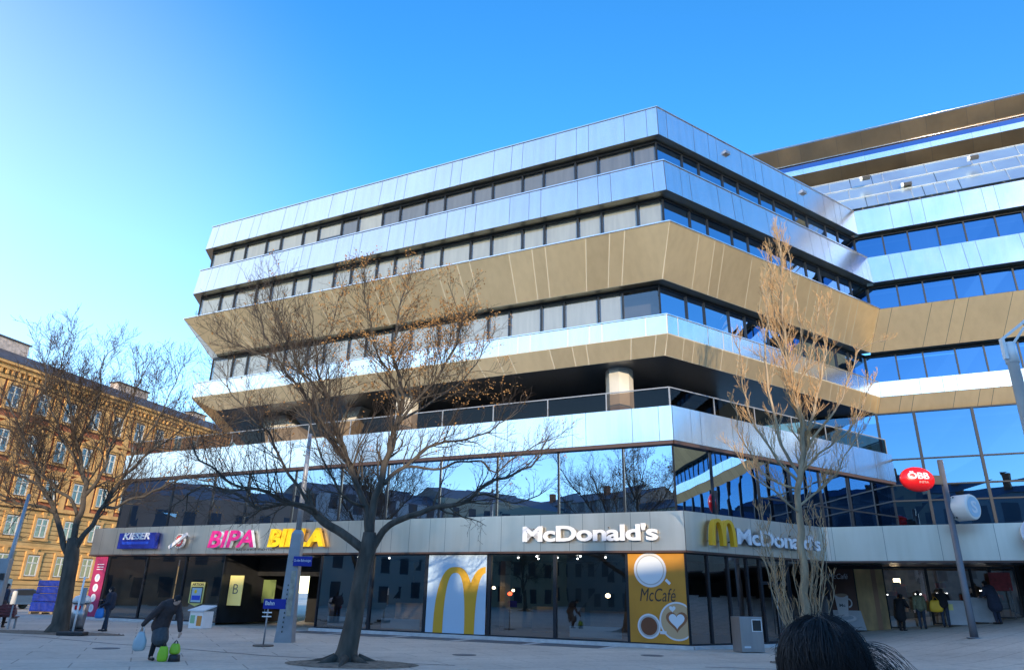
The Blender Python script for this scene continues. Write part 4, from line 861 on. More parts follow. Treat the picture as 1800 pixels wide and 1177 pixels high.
# right pale upright tree with many shoots
T = Tree(13, up=.35, spread=.55); T.dens = {1: 7.5, 2: 9.5}; T.rmin = .0055; Y0 = 22; T.rnd_off = 9
base = at(1412, 1125, Y0); base.z = gz(base.x, base.y)
def tl(pts, r0, r1, subs, sl, **kw): poly(T, Y0, pts, r0, r1, subs, sl, maxl=3, **kw)
tl([(1412, 1125, 0), (1415, 1060, 0), (1412, 990, 0), (1406, 930, 0), (1403, 880, 0), (1408, 830, 0), (1412, 790, 0), (1408, 740, 0), (1395, 690, 0), (1385, 640, 0), (1378, 580, 0), (1374, 520, 0), (1372, 470, 0), (1370, 425, 0)], .145, .02, 60, 1.15, t0=.36, k=12)
for (pts, r0, r1, n_, sl) in (
 ([(1408, 840, 0), (1380, 790, .1), (1365, 740, .1), (1350, 690, .2), (1345, 620, .2), (1350, 540, .3), (1352, 470, .3)], .07, .012, 13, 1.0),
 ([(1408, 850, 0), (1360, 800, -.3), (1330, 750, -.4), (1312, 700, -.5), (1305, 650, -.6), (1300, 610, -.6)], .06, .012, 12, .9),
 ([(1405, 860, 0), (1350, 840, .2), (1320, 800, .3), (1300, 760, .4), (1293, 720, .4)], .05, .012, 10, .8),
 ([(1412, 790, 0), (1425, 740, .2), (1440, 690, .3), (1448, 640, .3), (1452, 590, .4), (1455, 540, .4)], .07, .012, 13, .9),
 ([(1412, 800, 0), (1445, 750, -.2), (1480, 700, -.3), (1500, 640, -.4), (1520, 610, -.4), (1550, 600, -.5)], .055, .012, 10, .7),
 ([(1410, 830, 0), (1450, 790, .3), (1490, 760, .5), (1515, 720, .6), (1530, 680, .7)], .05, .012, 10, .9),
 ([(1403, 890, 0), (1440, 860, .1), (1470, 830, .1), (1495, 790, .1), (1510, 760, 0)], .05, .012, 10, .9),
 ([(1385, 640, 0), (1365, 600, -.3), (1350, 560, -.4), (1340, 500, -.4)], .035, .01, 9, .7),
 ([(1390, 660, 0), (1410, 600, .3), (1400, 540, .4), (1392, 480, .5), (1385, 440, .5)], .04, .01, 12, .6),
 ([(1385, 640, 0), (1362, 570, .4), (1358, 500, .5), (1355, 440, .5)], .035, .01, 11, .6),
 ([(1404, 900, 0), (1370, 870, -.3), (1340, 850, -.5), (1310, 820, -.6), (1290, 790, -.7)], .045, .012, 9, .8),
 ([(1395, 690, 0), (1420, 640, -.4), (1432, 600, -.5), (1440, 540, -.6)], .04, .01, 11, .7)):
    tl(pts, r0*.85, r1, int(n_*2.1), sl*.9, t0=.10)
rb = random.Random(2)
for i in range(30):      # upright shoots from the stool
    a_ = rb.uniform(0, 6.28); sp_ = rb.uniform(.15, .75); h = rb.uniform(2.0, 4.3); b0 = base+V((math.cos(a_)*.18, math.sin(a_)*.18, .1))
    pts = [b0, b0+V((math.cos(a_)*sp_*.55, math.sin(a_)*sp_*.55, h*.35)), b0+V((math.cos(a_)*sp_, math.sin(a_)*sp_, h*.7)), b0+V((math.cos(a_)*sp_*1.15, math.sin(a_)*sp_*1.15, h))]
    T.limb(pts, .020, .006, 5, .5, t0=.35, maxl=2, k=5)
T.finish('upright_tree', base, 'pale upright many-stemmed tree in front of the double door', M['bark_pale'], M['twig_pale'], 'bare street trees')
for (tx, ty, rz_, lab) in ((-30, -14, 1.2, 'bare tree behind the camera on the left, seen only in the glass'), (-11, -16, 3.9, 'bare tree behind the camera in the middle, seen only in the glass'), (12, -15, 5.2, 'bare tree behind the camera on the right, seen only in the glass')):
    c_ = copy_tree(mid); c_.location = V((tx, ty, 0)); c_.rotation_euler = (0, 0, rz_); c_['label'] = lab
# ------------------------------------------------------------------ historic building at left
HO = V((-47.5, 62, 0)); He = V((9, 32, 0)).normalized(); Hn = V((He.y, -He.x, 0))
def Hp(t, o, z): return HO+He*t+Hn*o+UP*z
def rustic():
    m, N, L_, P = nt('rusticated_ochre'); c = N.new('ShaderNodeTexCoord'); s = N.new('ShaderNodeSeparateXYZ'); L_.new(c.outputs['Object'], s.inputs[0])
    a_ = N.new('ShaderNodeMath'); a_.operation = 'MULTIPLY'; a_.inputs[1].default_value = 1/.42; L_.new(s.outputs['Z'], a_.inputs[0])
    f_ = N.new('ShaderNodeMath'); f_.operation = 'FRACT'; L_.new(a_.outputs[0], f_.inputs[0])
    cr = N.new('ShaderNodeValToRGB'); cr.color_ramp.elements[0].position = .0; cr.color_ramp.elements[1].position = .16; cr.color_ramp.elements[0].color = (0, 0, 0, 1); cr.color_ramp.elements[1].color = (1, 1, 1, 1); L_.new(f_.outputs[0], cr.inputs[0])
    n = N.new('ShaderNodeTexNoise'); n.inputs['Scale'].default_value = .8; n.inputs['Detail'].default_value = 8; L_.new(c.outputs['Object'], n.inputs[0])
    c2 = N.new('ShaderNodeValToRGB'); c2.color_ramp.elements[0].position = .3; c2.color_ramp.elements[1].position = .7; c2.color_ramp.elements[0].color = (.36, .22, .08, 1); c2.color_ramp.elements[1].color = (.58, .37, .15, 1); L_.new(n.outputs[0], c2.inputs[0])
    mx = N.new('ShaderNodeMixRGB'); mx.inputs[1].default_value = (.16, .09, .04, 1); L_.new(cr.outputs[0], mx.inputs[0]); L_.new(c2.outputs[0], mx.inputs[2]); L_.new(mx.outputs[0], P.inputs['Base Color'])
    b = N.new('ShaderNodeBump'); b.inputs['Distance'].default_value = .08; b.inputs['Strength'].default_value = .9; L_.new(cr.outputs[0], b.inputs['Height']); L_.new(b.outputs[0], P.inputs['Normal']); P.inputs['Roughness'].default_value = .85
    return m
M['rustic'] = rustic(); M['ochre'] = mat('ochre_stucco', (.58, .32, .11), .85, var=.2, scale=1.2, bump=.2); M['brickred'] = mat('red_brick', (.34, .11, .05), .9, var=.3, scale=2.5, bump=.3)
M['roofm'] = mat('slate_roof', (.07, .065, .075), .6, var=.25, scale=2); M['wframe'] = mat('white_window_frame', (.55, .54, .50), .5); M['oldglass'] = glass('old_window_glass', (.45, .48, .48), .14, wav=.1)
M['curtain'] = mat('pale_curtain', (.45, .45, .42), .9, var=.2, scale=3)
HB = root('apartment_building', Hp(15, 0, 0), 'ochre and red historic apartment building with rusticated base at left', 'building')
t0, t1 = -22, 33.4
mb = MB()
mb.quad(Hp(t0, 0, 0), Hp(t1, 0, 0), Hp(t1, 0, 8.6), Hp(t0, 0, 8.6), 0); mb.quad(Hp(t1, 0, 0), Hp(t1, -12, 0), Hp(t1, -12, 8.6), Hp(t1, 0, 8.6), 0); mb.build('rusticated_base', M['rustic'], HB)
mb = MB(); mb.quad(Hp(t0, -.05, 8.6), Hp(t1-.05, -.05, 8.6), Hp(t1-.05, -.05, 20), Hp(t0, -.05, 20), 0); mb.quad(Hp(t1-.05, -.05, 8.6), Hp(t1-.05, -12, 8.6), Hp(t1-.05, -12, 20.0), Hp(t1-.05, -.05, 20.0), 1); mb.build('wall', [M['brickred'], M['ochre']], HB)
mb = MB()
def hband(z0, z1, o, mi=0): mb.box(Hp((t0+t1)/2, o/2, (z0+z1)/2), (t1-t0+.4, o, z1-z0), mi, He, -Hn, UP)
for z0, z1, o in ((8.5, 8.85, .28), (4.95, 5.15, .12), (.0, .9, .10), (12.2, 12.4, .16), (16.1, 16.35, .2)): hband(z0, z1, o)
mb.build('string_course', M['ochre'], HB)
mb = MB(); hband(19.75, 20.1, .25); hband(20.1, 20.55, .12); hband(20.55, 20.95, .55); hband(20.95, 21.2, .85)
k = t0
while k < t1: mb.box(Hp(k, .3, 20.33), (.22, .36, .42), 0, He, -Hn, UP); k += .62
mb.build('cornice', M['ochre'], HB)
mb = MB(); mb.prism([Hp(t0, .9, 21.2), Hp(t0, .75, 21.5), Hp(t0, -.6, 22.5), Hp(t0, -9, 23.6), Hp(t0, -9, 21.2)][::-1], He*(t1-t0+.3), 0)
rf = mb.build('roof', M['roofm'], HB)
for t, l_, h in ((-1.0, 7.5, 1.3), (16.5, 4.5, 1.0), (28, 2.4, .7)):
    q = MB(); q.box(Hp(t, -1.4, 22.4+h/2), (l_, 1.2, h), 0, He, -Hn, UP); q.box(Hp(t, -1.4, 22.45+h), (l_+.3, 1.5, .12), 1, He, -Hn, UP); link('dormer', q.mesh('dormer', [mat('dormer_side', (.42, .34, .30), .7, var=.3), M['roofm']]), rf)
rows = [(2.5, 4.35, 1), (6.0, 7.75, 1), (9.6, 11.5, 2), (13.2, 15.2, 2), (17.3, 19.3, 3)]
def hwin(t, z0, z1, kind):
    W_ = 1.28; f = MB(); fr_w = .10
    for s, e, a_, b_ in ((-W_/2, -W_/2+fr_w, z0, z1), (W_/2-fr_w, W_/2, z0, z1), (-.05, .05, z0+fr_w, z1-fr_w), (-W_/2+fr_w, W_/2-fr_w, z0, z0+fr_w), (-W_/2+fr_w, W_/2-fr_w, z1-fr_w, z1), (-W_/2+fr_w, -.05, z0+(z1-z0)*.62, z0+(z1-z0)*.62+.09), (.05, W_/2-fr_w, z0+(z1-z0)*.62, z0+(z1-z0)*.62+.09)):
        f.box(Hp(t+(s+e)/2, .06, (a_+b_)/2), (e-s, .08, b_-a_), 0, He, -Hn, UP)
    fr = f.build('window', M['wframe'], HB)
    g = MB(); g.quad(Hp(t-W_/2+.05, .04, z0+.05), Hp(t+W_/2-.05, .04, z0+.05), Hp(t+W_/2-.05, .04, z1-.05), Hp(t-W_/2+.05, .04, z1-.05)); link('pane', g.mesh('pane', [M['oldglass']]), fr)
    g = MB(); hh = random.choice([.0, .0, .35, .6]); g.quad(Hp(t-W_/2+.05, .012, z0+.05), Hp(t+W_/2-.05, .012, z0+.05), Hp(t+W_/2-.05, .012, z1-.05), Hp(t-W_/2+.05, .012, z1-.05), 1)
    if kind == 3 or hh: g.quad(Hp(t-W_/2+.08, .02, z0+.08), Hp(t+W_/2-.08, .02, z0+.08), Hp(t+W_/2-.08, .02, z0+(z1-z0)*(.62 if kind == 3 else hh)), Hp(t-W_/2+.08, .02, z0+(z1-z0)*(.62 if kind == 3 else hh)), 0)
    link('curtain', g.mesh('curtain', [M['curtain'], M['dark']]), fr)
    s = MB()
    for a_, b_, c_, d_, o in ((-W_/2-.28, -W_/2-.02, z0-.1, z1+.1, .13), (W_/2+.02, W_/2+.28, z0-.1, z1+.1, .13), (-W_/2-.34, W_/2+.34, z0-.3, z0-.1, .22), (-W_/2-.30, W_/2+.30, z1+.1, z1+.35, .16)): s.box(Hp(t+(a_+b_)/2, o/2, (c_+d_)/2), (b_-a_, o, d_-c_), 0, He, -Hn, UP)
    if kind == 2: s.prism([Hp(t-W_/2-.45, 0, z1+.4), Hp(t+W_/2+.45, 0, z1+.4), Hp(t, 0, z1+.95)], Hn*.3, 0); s.box(Hp(t, .15, z1+.37), (W_+.9, .34, .1), 0, He, -Hn, UP)
    if kind == 1: s.prism([Hp(t-.16, 0, z1+.1), Hp(t+.16, 0, z1+.1), Hp(t+.22, 0, z1+.62), Hp(t-.22, 0, z1+.62)], Hn*.2, 0)
    link('surround', s.mesh('surround', [M['ochre']]), fr)
for z0, z1, kd in rows:
    t = 1.85
    while t < 33: hwin(t, z0, z1, kd); t += 3.17
# ochre pilaster strips on the upper wall
mb = MB(); t = .27
while t < 34: mb.box(Hp(t, .0, 14.2), (.75, .16, 11.0), 0, He, -Hn, UP); t += 3.17
mb.build('pilaster', M['ochre'], HB)
# ------------------------------------------------------------------ houses across the square, behind the camera (they shade the square and show in the glass)
def facmat(name, wall, win, sx, sz, lit=False):
    m, N, L_, P = nt(name); c = N.new('ShaderNodeTexCoord'); mp = N.new('ShaderNodeMapping'); mp.inputs['Rotation'].default_value = (R_(90), 0, 0); L_.new(c.outputs['Object'], mp.inputs[0])
    br = N.new('ShaderNodeTexBrick'); br.offset = 0; br.inputs['Scale'].default_value = 1; br.inputs['Brick Width'].default_value = sx; br.inputs['Row Height'].default_value = sz; br.inputs['Mortar Size'].default_value = .82; br.inputs['Mortar Smooth'].default_value = .05
    br.inputs['Color1'].default_value = (*win, 1); br.inputs['Color2'].default_value = (win[0]*1.6, win[1]*1.6, win[2]*1.6, 1); br.inputs['Mortar'].default_value = (*wall, 1); L_.new(mp.outputs[0], br.inputs[0]); L_.new(br.outputs[0], P.inputs['Base Color']); P.inputs['Roughness'].default_value = .7
    return m
specs = [(-95, -48, 16.5, 'grey stucco', (.30, .29, .27)), (-48, -27, 14.5, 'cream', (.42, .36, .26)), (-27, -5, 17.2, 'brownish', (.30, .24, .18)), (-5, 14, 15.6, 'grey', (.34, .33, .31)), (14, 44, 19.0, 'pale ochre', (.42, .34, .22)), (44, 95, 18.0, 'rose', (.40, .28, .24))]
for i, (x0, x1, h, nm, col) in enumerate(specs):
    y0 = -31
    r_ = root('row_house', V(((x0+x1)/2, y0, 0)), nm+' house across the square seen only as a reflection in the glass', 'building', 'houses across the square')
    mb = MB(); mb.box(((x0+x1)/2, y0-6, h/2), (x1-x0-.02, 12, h), 0); mb.build('wall', facmat('row_facade', tuple(c_*.8 for c_ in col), (.07, .075, .08), 2.9+.2*i, 3.5+.1*i), r_)
    mb = MB(); mb.prism([V((x0, y0+.3, h)), V((x0, y0-6, h+2.2)), V((x0, y0-12, h))], V((x1-x0, 0, 0)), 0); rf = mb.build('roof', M['roofm'], r_)
    for k in range(3): q = MB(); q.box((x0+(x1-x0)*(.2+.3*k), y0-4, h+2.0), (.9, .7, 1.8)); link('chimney', q.mesh('chimney', [M['brickred']]), rf)
for i, (ya, yb, h, nm, col) in enumerate([(-31, -6, 15, 'sand coloured', (.40, .33, .22)), (-6, 14, 13.5, 'light grey', (.36, .36, .35)), (14, 40, 11.5, 'brick', (.30, .18, .12)), (-28, 12, 14, 'yellow', (.42, .38, .20))]):
    r_ = root('row_house', V((-68 if i < 3 else 86, (ya+yb)/2, 0)), nm+(' house left of the square' if i < 3 else ' house right of the square')+' seen only as a reflection in the glass', 'building', 'houses across the square')
    mb = MB(); mb.box((0, 0, h/2), (yb-ya-.02, 12, h), 0); o_ = mb.build('wall', facmat('row_facade', col, (.03, .035, .045), 2.9, 3.6), r_, False)
    mb = MB(); mb.prism([V((-(yb-ya)/2, 6.3, h)), V((-(yb-ya)/2, 0, h+2.2)), V((-(yb-ya)/2, -6, h))], V((yb-ya, 0, 0)), 0); mb.build('roof', M['roofm'], r_, False)
    r_.rotation_euler = (0, 0, R_(90 if i < 3 else -90))
# ------------------------------------------------------------------ masts, signs on poles
r_ = root('lamp_mast', V((-7.63, 26.25, 0)), 'weathered steel mast with broad box-section foot before the entrance', 'mast')
mb = MB(); cx, cy = -7.63, 26.25
def sq(z, a_, b_, dx=0): return [V((cx-a_+dx, cy-b_, z)), V((cx+a_+dx, cy-b_, z)), V((cx+a_+dx, cy+b_, z)), V((cx-a_+dx, cy+b_, z))]
prev = None
for z, a_, b_ in ((0, .30, .26), (.4, .27, .24), (1.4, .235, .21), (2.7, .205, .19), (3.6, .18, .17), (3.75, .10, .10)):
    cur = sq(z, a_, b_)
    if prev:
        for i in range(4): mb.quad(prev[i], prev[(i+1) % 4], cur[(i+1) % 4], cur[i])
    prev = cur
mb.build('foot', M['galv'], r_, bevel=.02)
mb = MB(); mb.tube([V((cx, cy, 3.5)), V((cx, cy, 5.6)), V((cx, cy, 7.3))], [.105, .09, .07], 14); mb.build('pole', M['galv'], r_)
mb = MB(); mb.box((cx+.08, cy-.215, 1.7), (.16, .012, 1.7), 0, Z=V((0, .04, 1)).normalized()); mb.build('hatch', mat('rusty_hatch', (.36, .32, .25), .7, var=.25, scale=6), r_)
mb = MB()
for i in range(11): mb.box((cx-.06, cy-.268+i*.0065, .35+i*.15), (.035, .012, .06), 0)
mb.box((cx+.07, cy-.21, 2.65), (.16, .014, .03), 0); mb.build('slots', M['black'], r_)
r_ = root('street_sign', V((-7.4, 26, 2.6)), 'blue street name plate fixed to the steel mast', 'sign')
mb = MB(); mb.box((-7.27, 25.99, 2.66), (.66, .03, .33)); mb.build('plate', M['blue'], r_, bevel=.008)
text_mb('Zu den Bahnsteigen', .60, .11, .004, V((-7.57, 25.972, 2.62)), V((1, 0, 0)), UP, bold=.01).build('lettering', [M['letter'], M['letter']], r_)
# low sign on a stand
r_ = root('stand_sign', V((-7.7, 24.2, 0)), 'small blue sign on a thin post with flat round foot', 'sign')
mb = MB(); mb.cyl((-7.7, 24.2, 0.005), .32, .04, 24); mb.build('foot', mat('rusty_base', (.14, .11, .09), .8, var=.2), r_)
mb = MB(); mb.tube([V((-7.7, 24.2, .04)), V((-7.7, 24.2, 1.30))], .026, 10); mb.tube([V((-7.8, 24.2, .95)), V((-7.8, 24.2, 1.30))], .01, 6); mb.build('post', M['galv'], r_)
mb = MB()
for z in (.88, 1.00): mb.box((-7.70, 24.16, z), (.30, .03, .035))
mb.build('clamp', M['white'], r_)
mb = MB(); mb.box((-7.5, 24.17, 1.26), (.72, .03, .30)); mb.build('plate', M['blue'], r_, bevel=.006)
text_mb('Bahn', .30, .13, .004, V((-7.80, 24.152, 1.22)), V((1, 0, 0)), UP, bold=.02).build('lettering', [M['letter'], M['letter']], r_)
# station pole
Yp = 28.2; pb = at(1713, 1120, Yp); pb.z = gz(pb.x, pb.y); Ht = at(1645, 808, Yp).z
r_ = root('sign_pole', pb, 'tall grey pole carrying the red railway sign and the white drum sign', 'pole')
mb = MB(); mb.tube([pb+UP*-.02, pb+UP*.5, V((pb.x, pb.y, Ht))], [.14, .13, .105], 20); mb.build('shaft', mat('dark_pole_steel', (.13, .13, .145), .45, .3, var=.12, scale=2), r_)
mb = MB(); mb.cyl((pb.x, pb.y, pb.z), .26, .03, 20); mb.build('base_plate', M['galv'], r_)
def atx(px, py): return at(px, py, Yp-.1)
c = atx(1612, 842); r_ = root('railway_sign', c, 'round red ÖBB sign projecting left from the tall pole', 'sign')
mb = MB(); mb.ell(c, (.70, .24, .46*1.08), a=36, b=20); mb.build('disc', M['red'], r_)
mb = MB(); arm = atx(1645, 842); mb.box((c+arm)/2+V((.32, .08, 0)), (.75, .08, .36)); mb.build('arm', M['black'], r_)
def on_ell(mbx, c, rx, ry, rz, lift=.008):
    for i, v in enumerate(mbx.v):
        x, z = v[0]-c.x, v[2]-c.z; k = 1-(x/rx)**2-(z/rz)**2; d = v[1]-c.y
        mbx.v[i] = (v[0], c.y-ry*math.sqrt(max(0, k))-lift+d*.5, v[2])
tm = MB(); text_mb('ÖBB', .84, .32, .03, V((c.x-.46, c.y, c.z-.02)), V((1, 0, 0)), UP, bold=.03, mb=tm); on_ell(tm, c, .70, .24, .497); tm.build('lettering', [M['letter'], M['letter']], r_)
tm = MB(); text_mb('INFRA', .40, .09, .01, V((c.x-.06, c.y, c.z-.18)), V((1, 0, 0)), UP, bold=.02, mb=tm); on_ell(tm, c, .70, .24, .497); tm.build('small_lettering', [mat('pale_red_print', (.8, .35, .3), .5)]*2, r_)
c = atx(1706, 892); r_ = root('drum_sign', c, 'white drum shaped sign with pale blue face and letter S on the tall pole', 'sign')
ax = V((.45, -.893, 0)).normalized(); rt_ = V((.893, .45, 0))
mb = MB(); pr_pts = [(-.42, .30), (-.40, .44), (-.30, .50), (.30, .50), (.36, .47), (.37, .44)]
mb.tube([c-V((.25, 0, 0))+ax*a_ for a_, b_ in pr_pts], [b_ for a_, b_ in pr_pts], 36, 0); mb.build('drum', mat('drum_white', (.74, .72, .68), .35), r_)
fc = c-V((.25, 0, 0))+ax*.372; mb = MB(); mb.tube([fc, fc+ax*.012], .39, 36, 0); mb.build('face', mat('pale_blue_face', (.38, .55, .68), .3), r_)
text_mb('S', .36, .48, .012, fc+ax*.013-rt_*.18-UP*.24, rt_, UP, bold=.03).build('lettering', [M['letter'], M['letter']], r_)
mb = MB(); 
for dz in (-.38, .36): mb.tube([V((pb.x+.1, pb.y, c.z+dz)), c-V((.45, -.05, -dz*.9))], .03, 6)
mb.tube([V((c.x-.62, c.y, c.z-.42)), V((c.x-.62, c.y, c.z+.42))], .025, 6); mb.build('bracket', M['black'], r_)
# small camera lamp above drum
# white lamp post, top right
Yr = 14.0; tp = at(1772, 603, Yr); r_ = root('lamp_post', V((tp.x, Yr, gz(tp.x, Yr))), 'white lamp post with angled bracket at the right edge', 'lamp post')
mb = MB(); mb.tube([V((tp.x, Yr, gz(tp.x, Yr)-.02)), V((tp.x, Yr, tp.z-.45)), V((tp.x, Yr, tp.z-.45)), V((tp.x, Yr, tp.z))], [.14, .105, .13, .12], 24); mb.build('post', M['white'], r_)
q0 = V((tp.x-.16, Yr-.04, tp.z+.06)); q1 = at(1806, 560, Yr-.1)
mb = MB(); mb.box((q0+q1)/2, ((q1-q0).length, .04, .05), 0, (q1-q0).normalized(), V((0, 1, 0)), (q1-q0).normalized().cross(V((0, 1, 0)))*-1)
q2 = V((tp.x+.03, Yr-.04, tp.z-.08)); q3 = at(1800, 575, Yr-.1); mb.box((q2+q3)/2, ((q3-q2).length, .04, .04), 0, (q3-q2).normalized(), V((0, 1, 0)), (q3-q2).normalized().cross(V((0, 1, 0)))*-1)
mb.box((q0.x+.0, Yr-.05, tp.z-.15), (.06, .10, .46)); mb.build('bracket', M['white'], r_)
mb = MB(); fl_ = at(1825, 552, Yr); mb.box(fl_, (.6, .4, .16), 0, V((.8, 0, .6)), V((0, 1, 0)), V((-.6, 0, .8))); mb.build('lamp_head', M['galv'], r_, bevel=.02)
# grey lamp post at far left
Yl = 23.5; p1 = at(10, 1010, Yl); r_ = root('lamp_post', V((p1.x, Yl, 0)), 'slim grey post with broad lower box at the left edge', 'lamp post')
mb = MB(); pt = at(58, 868, Yl); xx = (p1.x+pt.x)/2
mb.tube([V((xx-.2, Yl, 0)), V((xx-.15, Yl, 1.5)), V((xx-.1, Yl, 2.4)), V((xx-.02, Yl, pt.z))], [.10, .09, .07, .05], 14); mb.build('post', M['galv'], r_)
mb = MB(); mb.box((xx-.16, Yl-.05, 1.75), (.32, .22, 1.4)); mb.build('cabinet', M['galv'], r_, bevel=.02)
mb = MB(); mb.box((xx-.08, Yl-.2, 1.9), (.12, .04, .2)); mb.build('label_plate', M['black'], r_)
# ------------------------------------------------------------------ street furniture
def prop(name, x, y, label, cat, rz=0, group=None): return root(name, V((x, y, gz(x, y))), label, cat, group, rz)
# steel bin by the corner
r_ = prop('litter_bin', 8.42, 26.2, 'brushed steel litter bin with square opening by the corner', 'litter bin', rz=R_(18))
mb = MB(); mb.prism([V((-.46, -.26, .02)), V((.46, -.26, .02)), V((.46, .26, .02)), V((-.46, .26, .02))], UP*1.12); mb.build('body', M['steel'], r_, False, bevel=.012)
mb = MB()
for s in ((.02, -.275, .86, .02, .03, .36), (.40, -.275, .86, .02, .03, .36)): mb.box(s[:3], s[3:])
mb.box((.21, -.275, 1.05), (.40, .03, .025)); mb.box((.21, -.275, .68), (.40, .03, .025)); mb.build('opening_frame', M['white'], r_, False)
mb = MB(); mb.box((.21, -.265, .865), (.36, .012, .34)); mb.build('opening', M['black'], r_, False)
mb = MB(); mb.box((-.22, -.262, .18), (.26, .004, .06)); mb.build('sticker', M['letter'], r_, False)
# white/steel waste bin beside the tree
r_ = prop('waste_bin', -17.0, 29.9, 'silver waste bin with white lid and red label beside the tree', 'waste bin')
mb = MB(); mb.tube([V((0, 0, .08)), V((0, 0, 1.05))], [.26, .32], 24); mb.build('body', M['steel'], r_, False)
mb = MB(); mb.tube([V((0, 0, 1.05)), V((0, 0, 1.16)), V((0, 0, 1.30)), V((0, 0, 1.36))], [.345, .335, .24, .05], 24); mb.build('lid', M['white'], r_, False)
mb = MB(); mb.tube([V((0, 0, .0)), V((0, 0, .09))], .30, 20); mb.build('foot', M['black'], r_, False)
mb = MB(); mb.box((.08, -.315, .88), (.22, .05, .14)); mb.build('label_patch', M['red'], r_, False)
# pole with plate and dark rubber foot
r_ = prop('barrier_post', -15.6, 27.3, 'thin white post with a dark rubber foot beside the waste bin', 'post')
mb = MB(); mb.box((0, 0, .07), (.95, .42, .13)); mb.build('foot', M['black'], r_, False, bevel=.03)
mb = MB(); mb.tube([V((0, 0, .1)), V((0, 0, 2.0))], .035, 10); mb.build('pole', M['white'], r_, False)
mb = MB(); mb.box((.08, .03, 1.35), (.2, .02, .55)); mb.build('grey_plate', M['galv'], r_, False)
# donation box with pitched white lid
r_ = prop('bin_box', -13.9, 34.3, 'white box with lid and coloured stickers beside the entrance', 'box', rz=R_(-26))
mb = MB(); mb.prism([V((-.42, -.3, .0)), V((.42, -.3, .0)), V((.42, .3, 0)), V((-.42, .3, 0))], UP*.72); mb.build('body', M['white'], r_, False, bevel=.02)
mb = MB(); mb.prism([V((-.5, -.38, .72)), V((.5, -.38, .72)), V((.46, .38, .92)), V((-.46, .38, .92))], UP*.05); mb.build('lid', M['lwhite'], r_, False)
mb = MB(); mb.box((-.2, -.305, .38), (.28, .006, .34), 0); mb.box((.22, -.305, .32), (.30, .006, .42), 1); mb.build('stickers', [mat('green_sticker', (.25, .5, .3), .5), mat('orange_sticker', (.6, .25, .05), .5)], r_, False)
# blue wrapped load on a pallet
r_ = prop('wrapped_load', -29.0, 47.2, 'tall load wrapped in blue film standing on a wooden pallet', 'pallet load', rz=R_(8))
mb = MB()
for k, (w0, z0, z1, dx) in enumerate(((1.42, .16, .72, 0), (1.44, .74, 1.2, .03), (1.30, 1.22, 1.62, .10), (1.34, 1.64, 1.98, .12))):
    mb.prism([V((-w0/2+dx, -.55, z0)), V((w0/2+dx, -.55, z0)), V((w0/2+dx, .55, z0)), V((-w0/2+dx, .55, z0))], UP*(z1-z0), 0)
mb.build('load', mat('blue_film', (.004, .02, .20), .25, var=.35, scale=2.5, bump=.8, bscale=5), r_, False, bevel=.05)
mb = MB()
for x in (-.62, 0, .62): mb.box((x, 0, .07), (.14, 1.1, .10))
for y in (-.5, -.2, .2, .5): mb.box((0, y, .14), (1.4, .14, .025))
mb.build('pallet', mat('pallet_wood', (.30, .22, .13), .85, var=.2), r_, False)
# bollard and cabinet, parked car further off
r_ = prop('bollard', -32.0, 48.5, 'short pale stone bollard left of the blue wrapped load', 'bollard')
mb = MB(); mb.tube([V((0, 0, 0)), V((0, 0, .28)), V((0, 0, .30)), V((0, 0, 1.25)), V((0, 0, 1.32))], [.24, .24, .16, .14, .08], 16); mb.build('shaft', M['concrete'], r_, False)
r_ = prop('utility_cabinet', -40.0, 58.0, 'pale grey utility cabinet at the foot of the ochre building', 'cabinet', rz=R_(10))
mb = MB(); mb.prism([V((-1.0, -.4, 0)), V((1.0, -.4, 0)), V((1.0, .4, 0)), V((-1.0, .4, 0))], UP*2.1); mb.build('body', mat('cabinet_grey', (.42, .43, .42), .6, var=.15), r_, False, bevel=.03)
mb = MB(); mb.box((0, -.41, 1.05), (.02, .02, 1.8)); mb.box((.12, -.42, 1.3), (.05, .03, .16)); mb.build('door_seam', M['black'], r_, False)
def car(x, y, rz, label, paint):
    r_ = prop('parked_car', x, y, label, 'car', rz, 'cars parked by the ochre building')
    prof = [(-2.1, .35), (-2.15, .72), (-1.9, .88), (-1.2, .95), (-.55, 1.40), (.75, 1.44), (1.45, 1.0), (2.0, .92), (2.12, .6), (2.1, .32)]
    mb = MB(); n_ = len(prof)
    for sgn in (-1, 1): pass
    vs = []
    for yv, sc in ((-.85, .96), (-.78, 1.0), (.78, 1.0), (.85, .96)):
        for (px_, pz) in prof: vs.append(V((px_*sc, yv*(.86 if pz > 1.2 else 1), pz*(1 if sc == 1 else .985))))
    fs = []
    for k in range(3):
        for i in range(n_): j = (i+1) % n_; fs.append((k*n_+i, k*n_+j, (k+1)*n_+j, (k+1)*n_+i))
    fs.append(tuple(range(n_))[::-1]); fs.append(tuple(3*n_+i for i in range(n_))); mb.add(vs, fs, 0, False)
    mb.build('body', paint, r_, False, bevel=.04)
    for sgn in (-1, 1):
        q = MB(); q.prism([V((-1.1, .83*sgn, .98)), V((1.25, .83*sgn, 1.0)), V((.7, .745*sgn, 1.36)), V((-.5, .745*sgn, 1.34))], V((0, .03*sgn, 0))); q.build('side_window', M['black'], r_, False)
    for wx in (-1.35, 1.3):
        for sgn in (-1, 1): q = MB(); q.tube([V((wx, .70*sgn, .32)), V((wx, .90*sgn, .32))], .32, 20); wl_ = q.build('wheel', M['black'], r_, False); h_ = MB(); h_.tube([V((wx, .895*sgn, .32)), V((wx, .91*sgn, .32))], .2, 16); link('rim', h_.mesh('rim', [M['steel']]), wl_, False)
    return r_
carp = mat('blue_grey_car_paint', (.10, .16, .26), .25, .5)
car(-36.5, 55.5, R_(70), 'blue grey parked car between bench and blue wrapped load', carp)
car(-43.0, 57, R_(74), 'dark parked car behind the seated pair on the bench', mat('dark_car_paint', (.03, .035, .045), .25, .4))
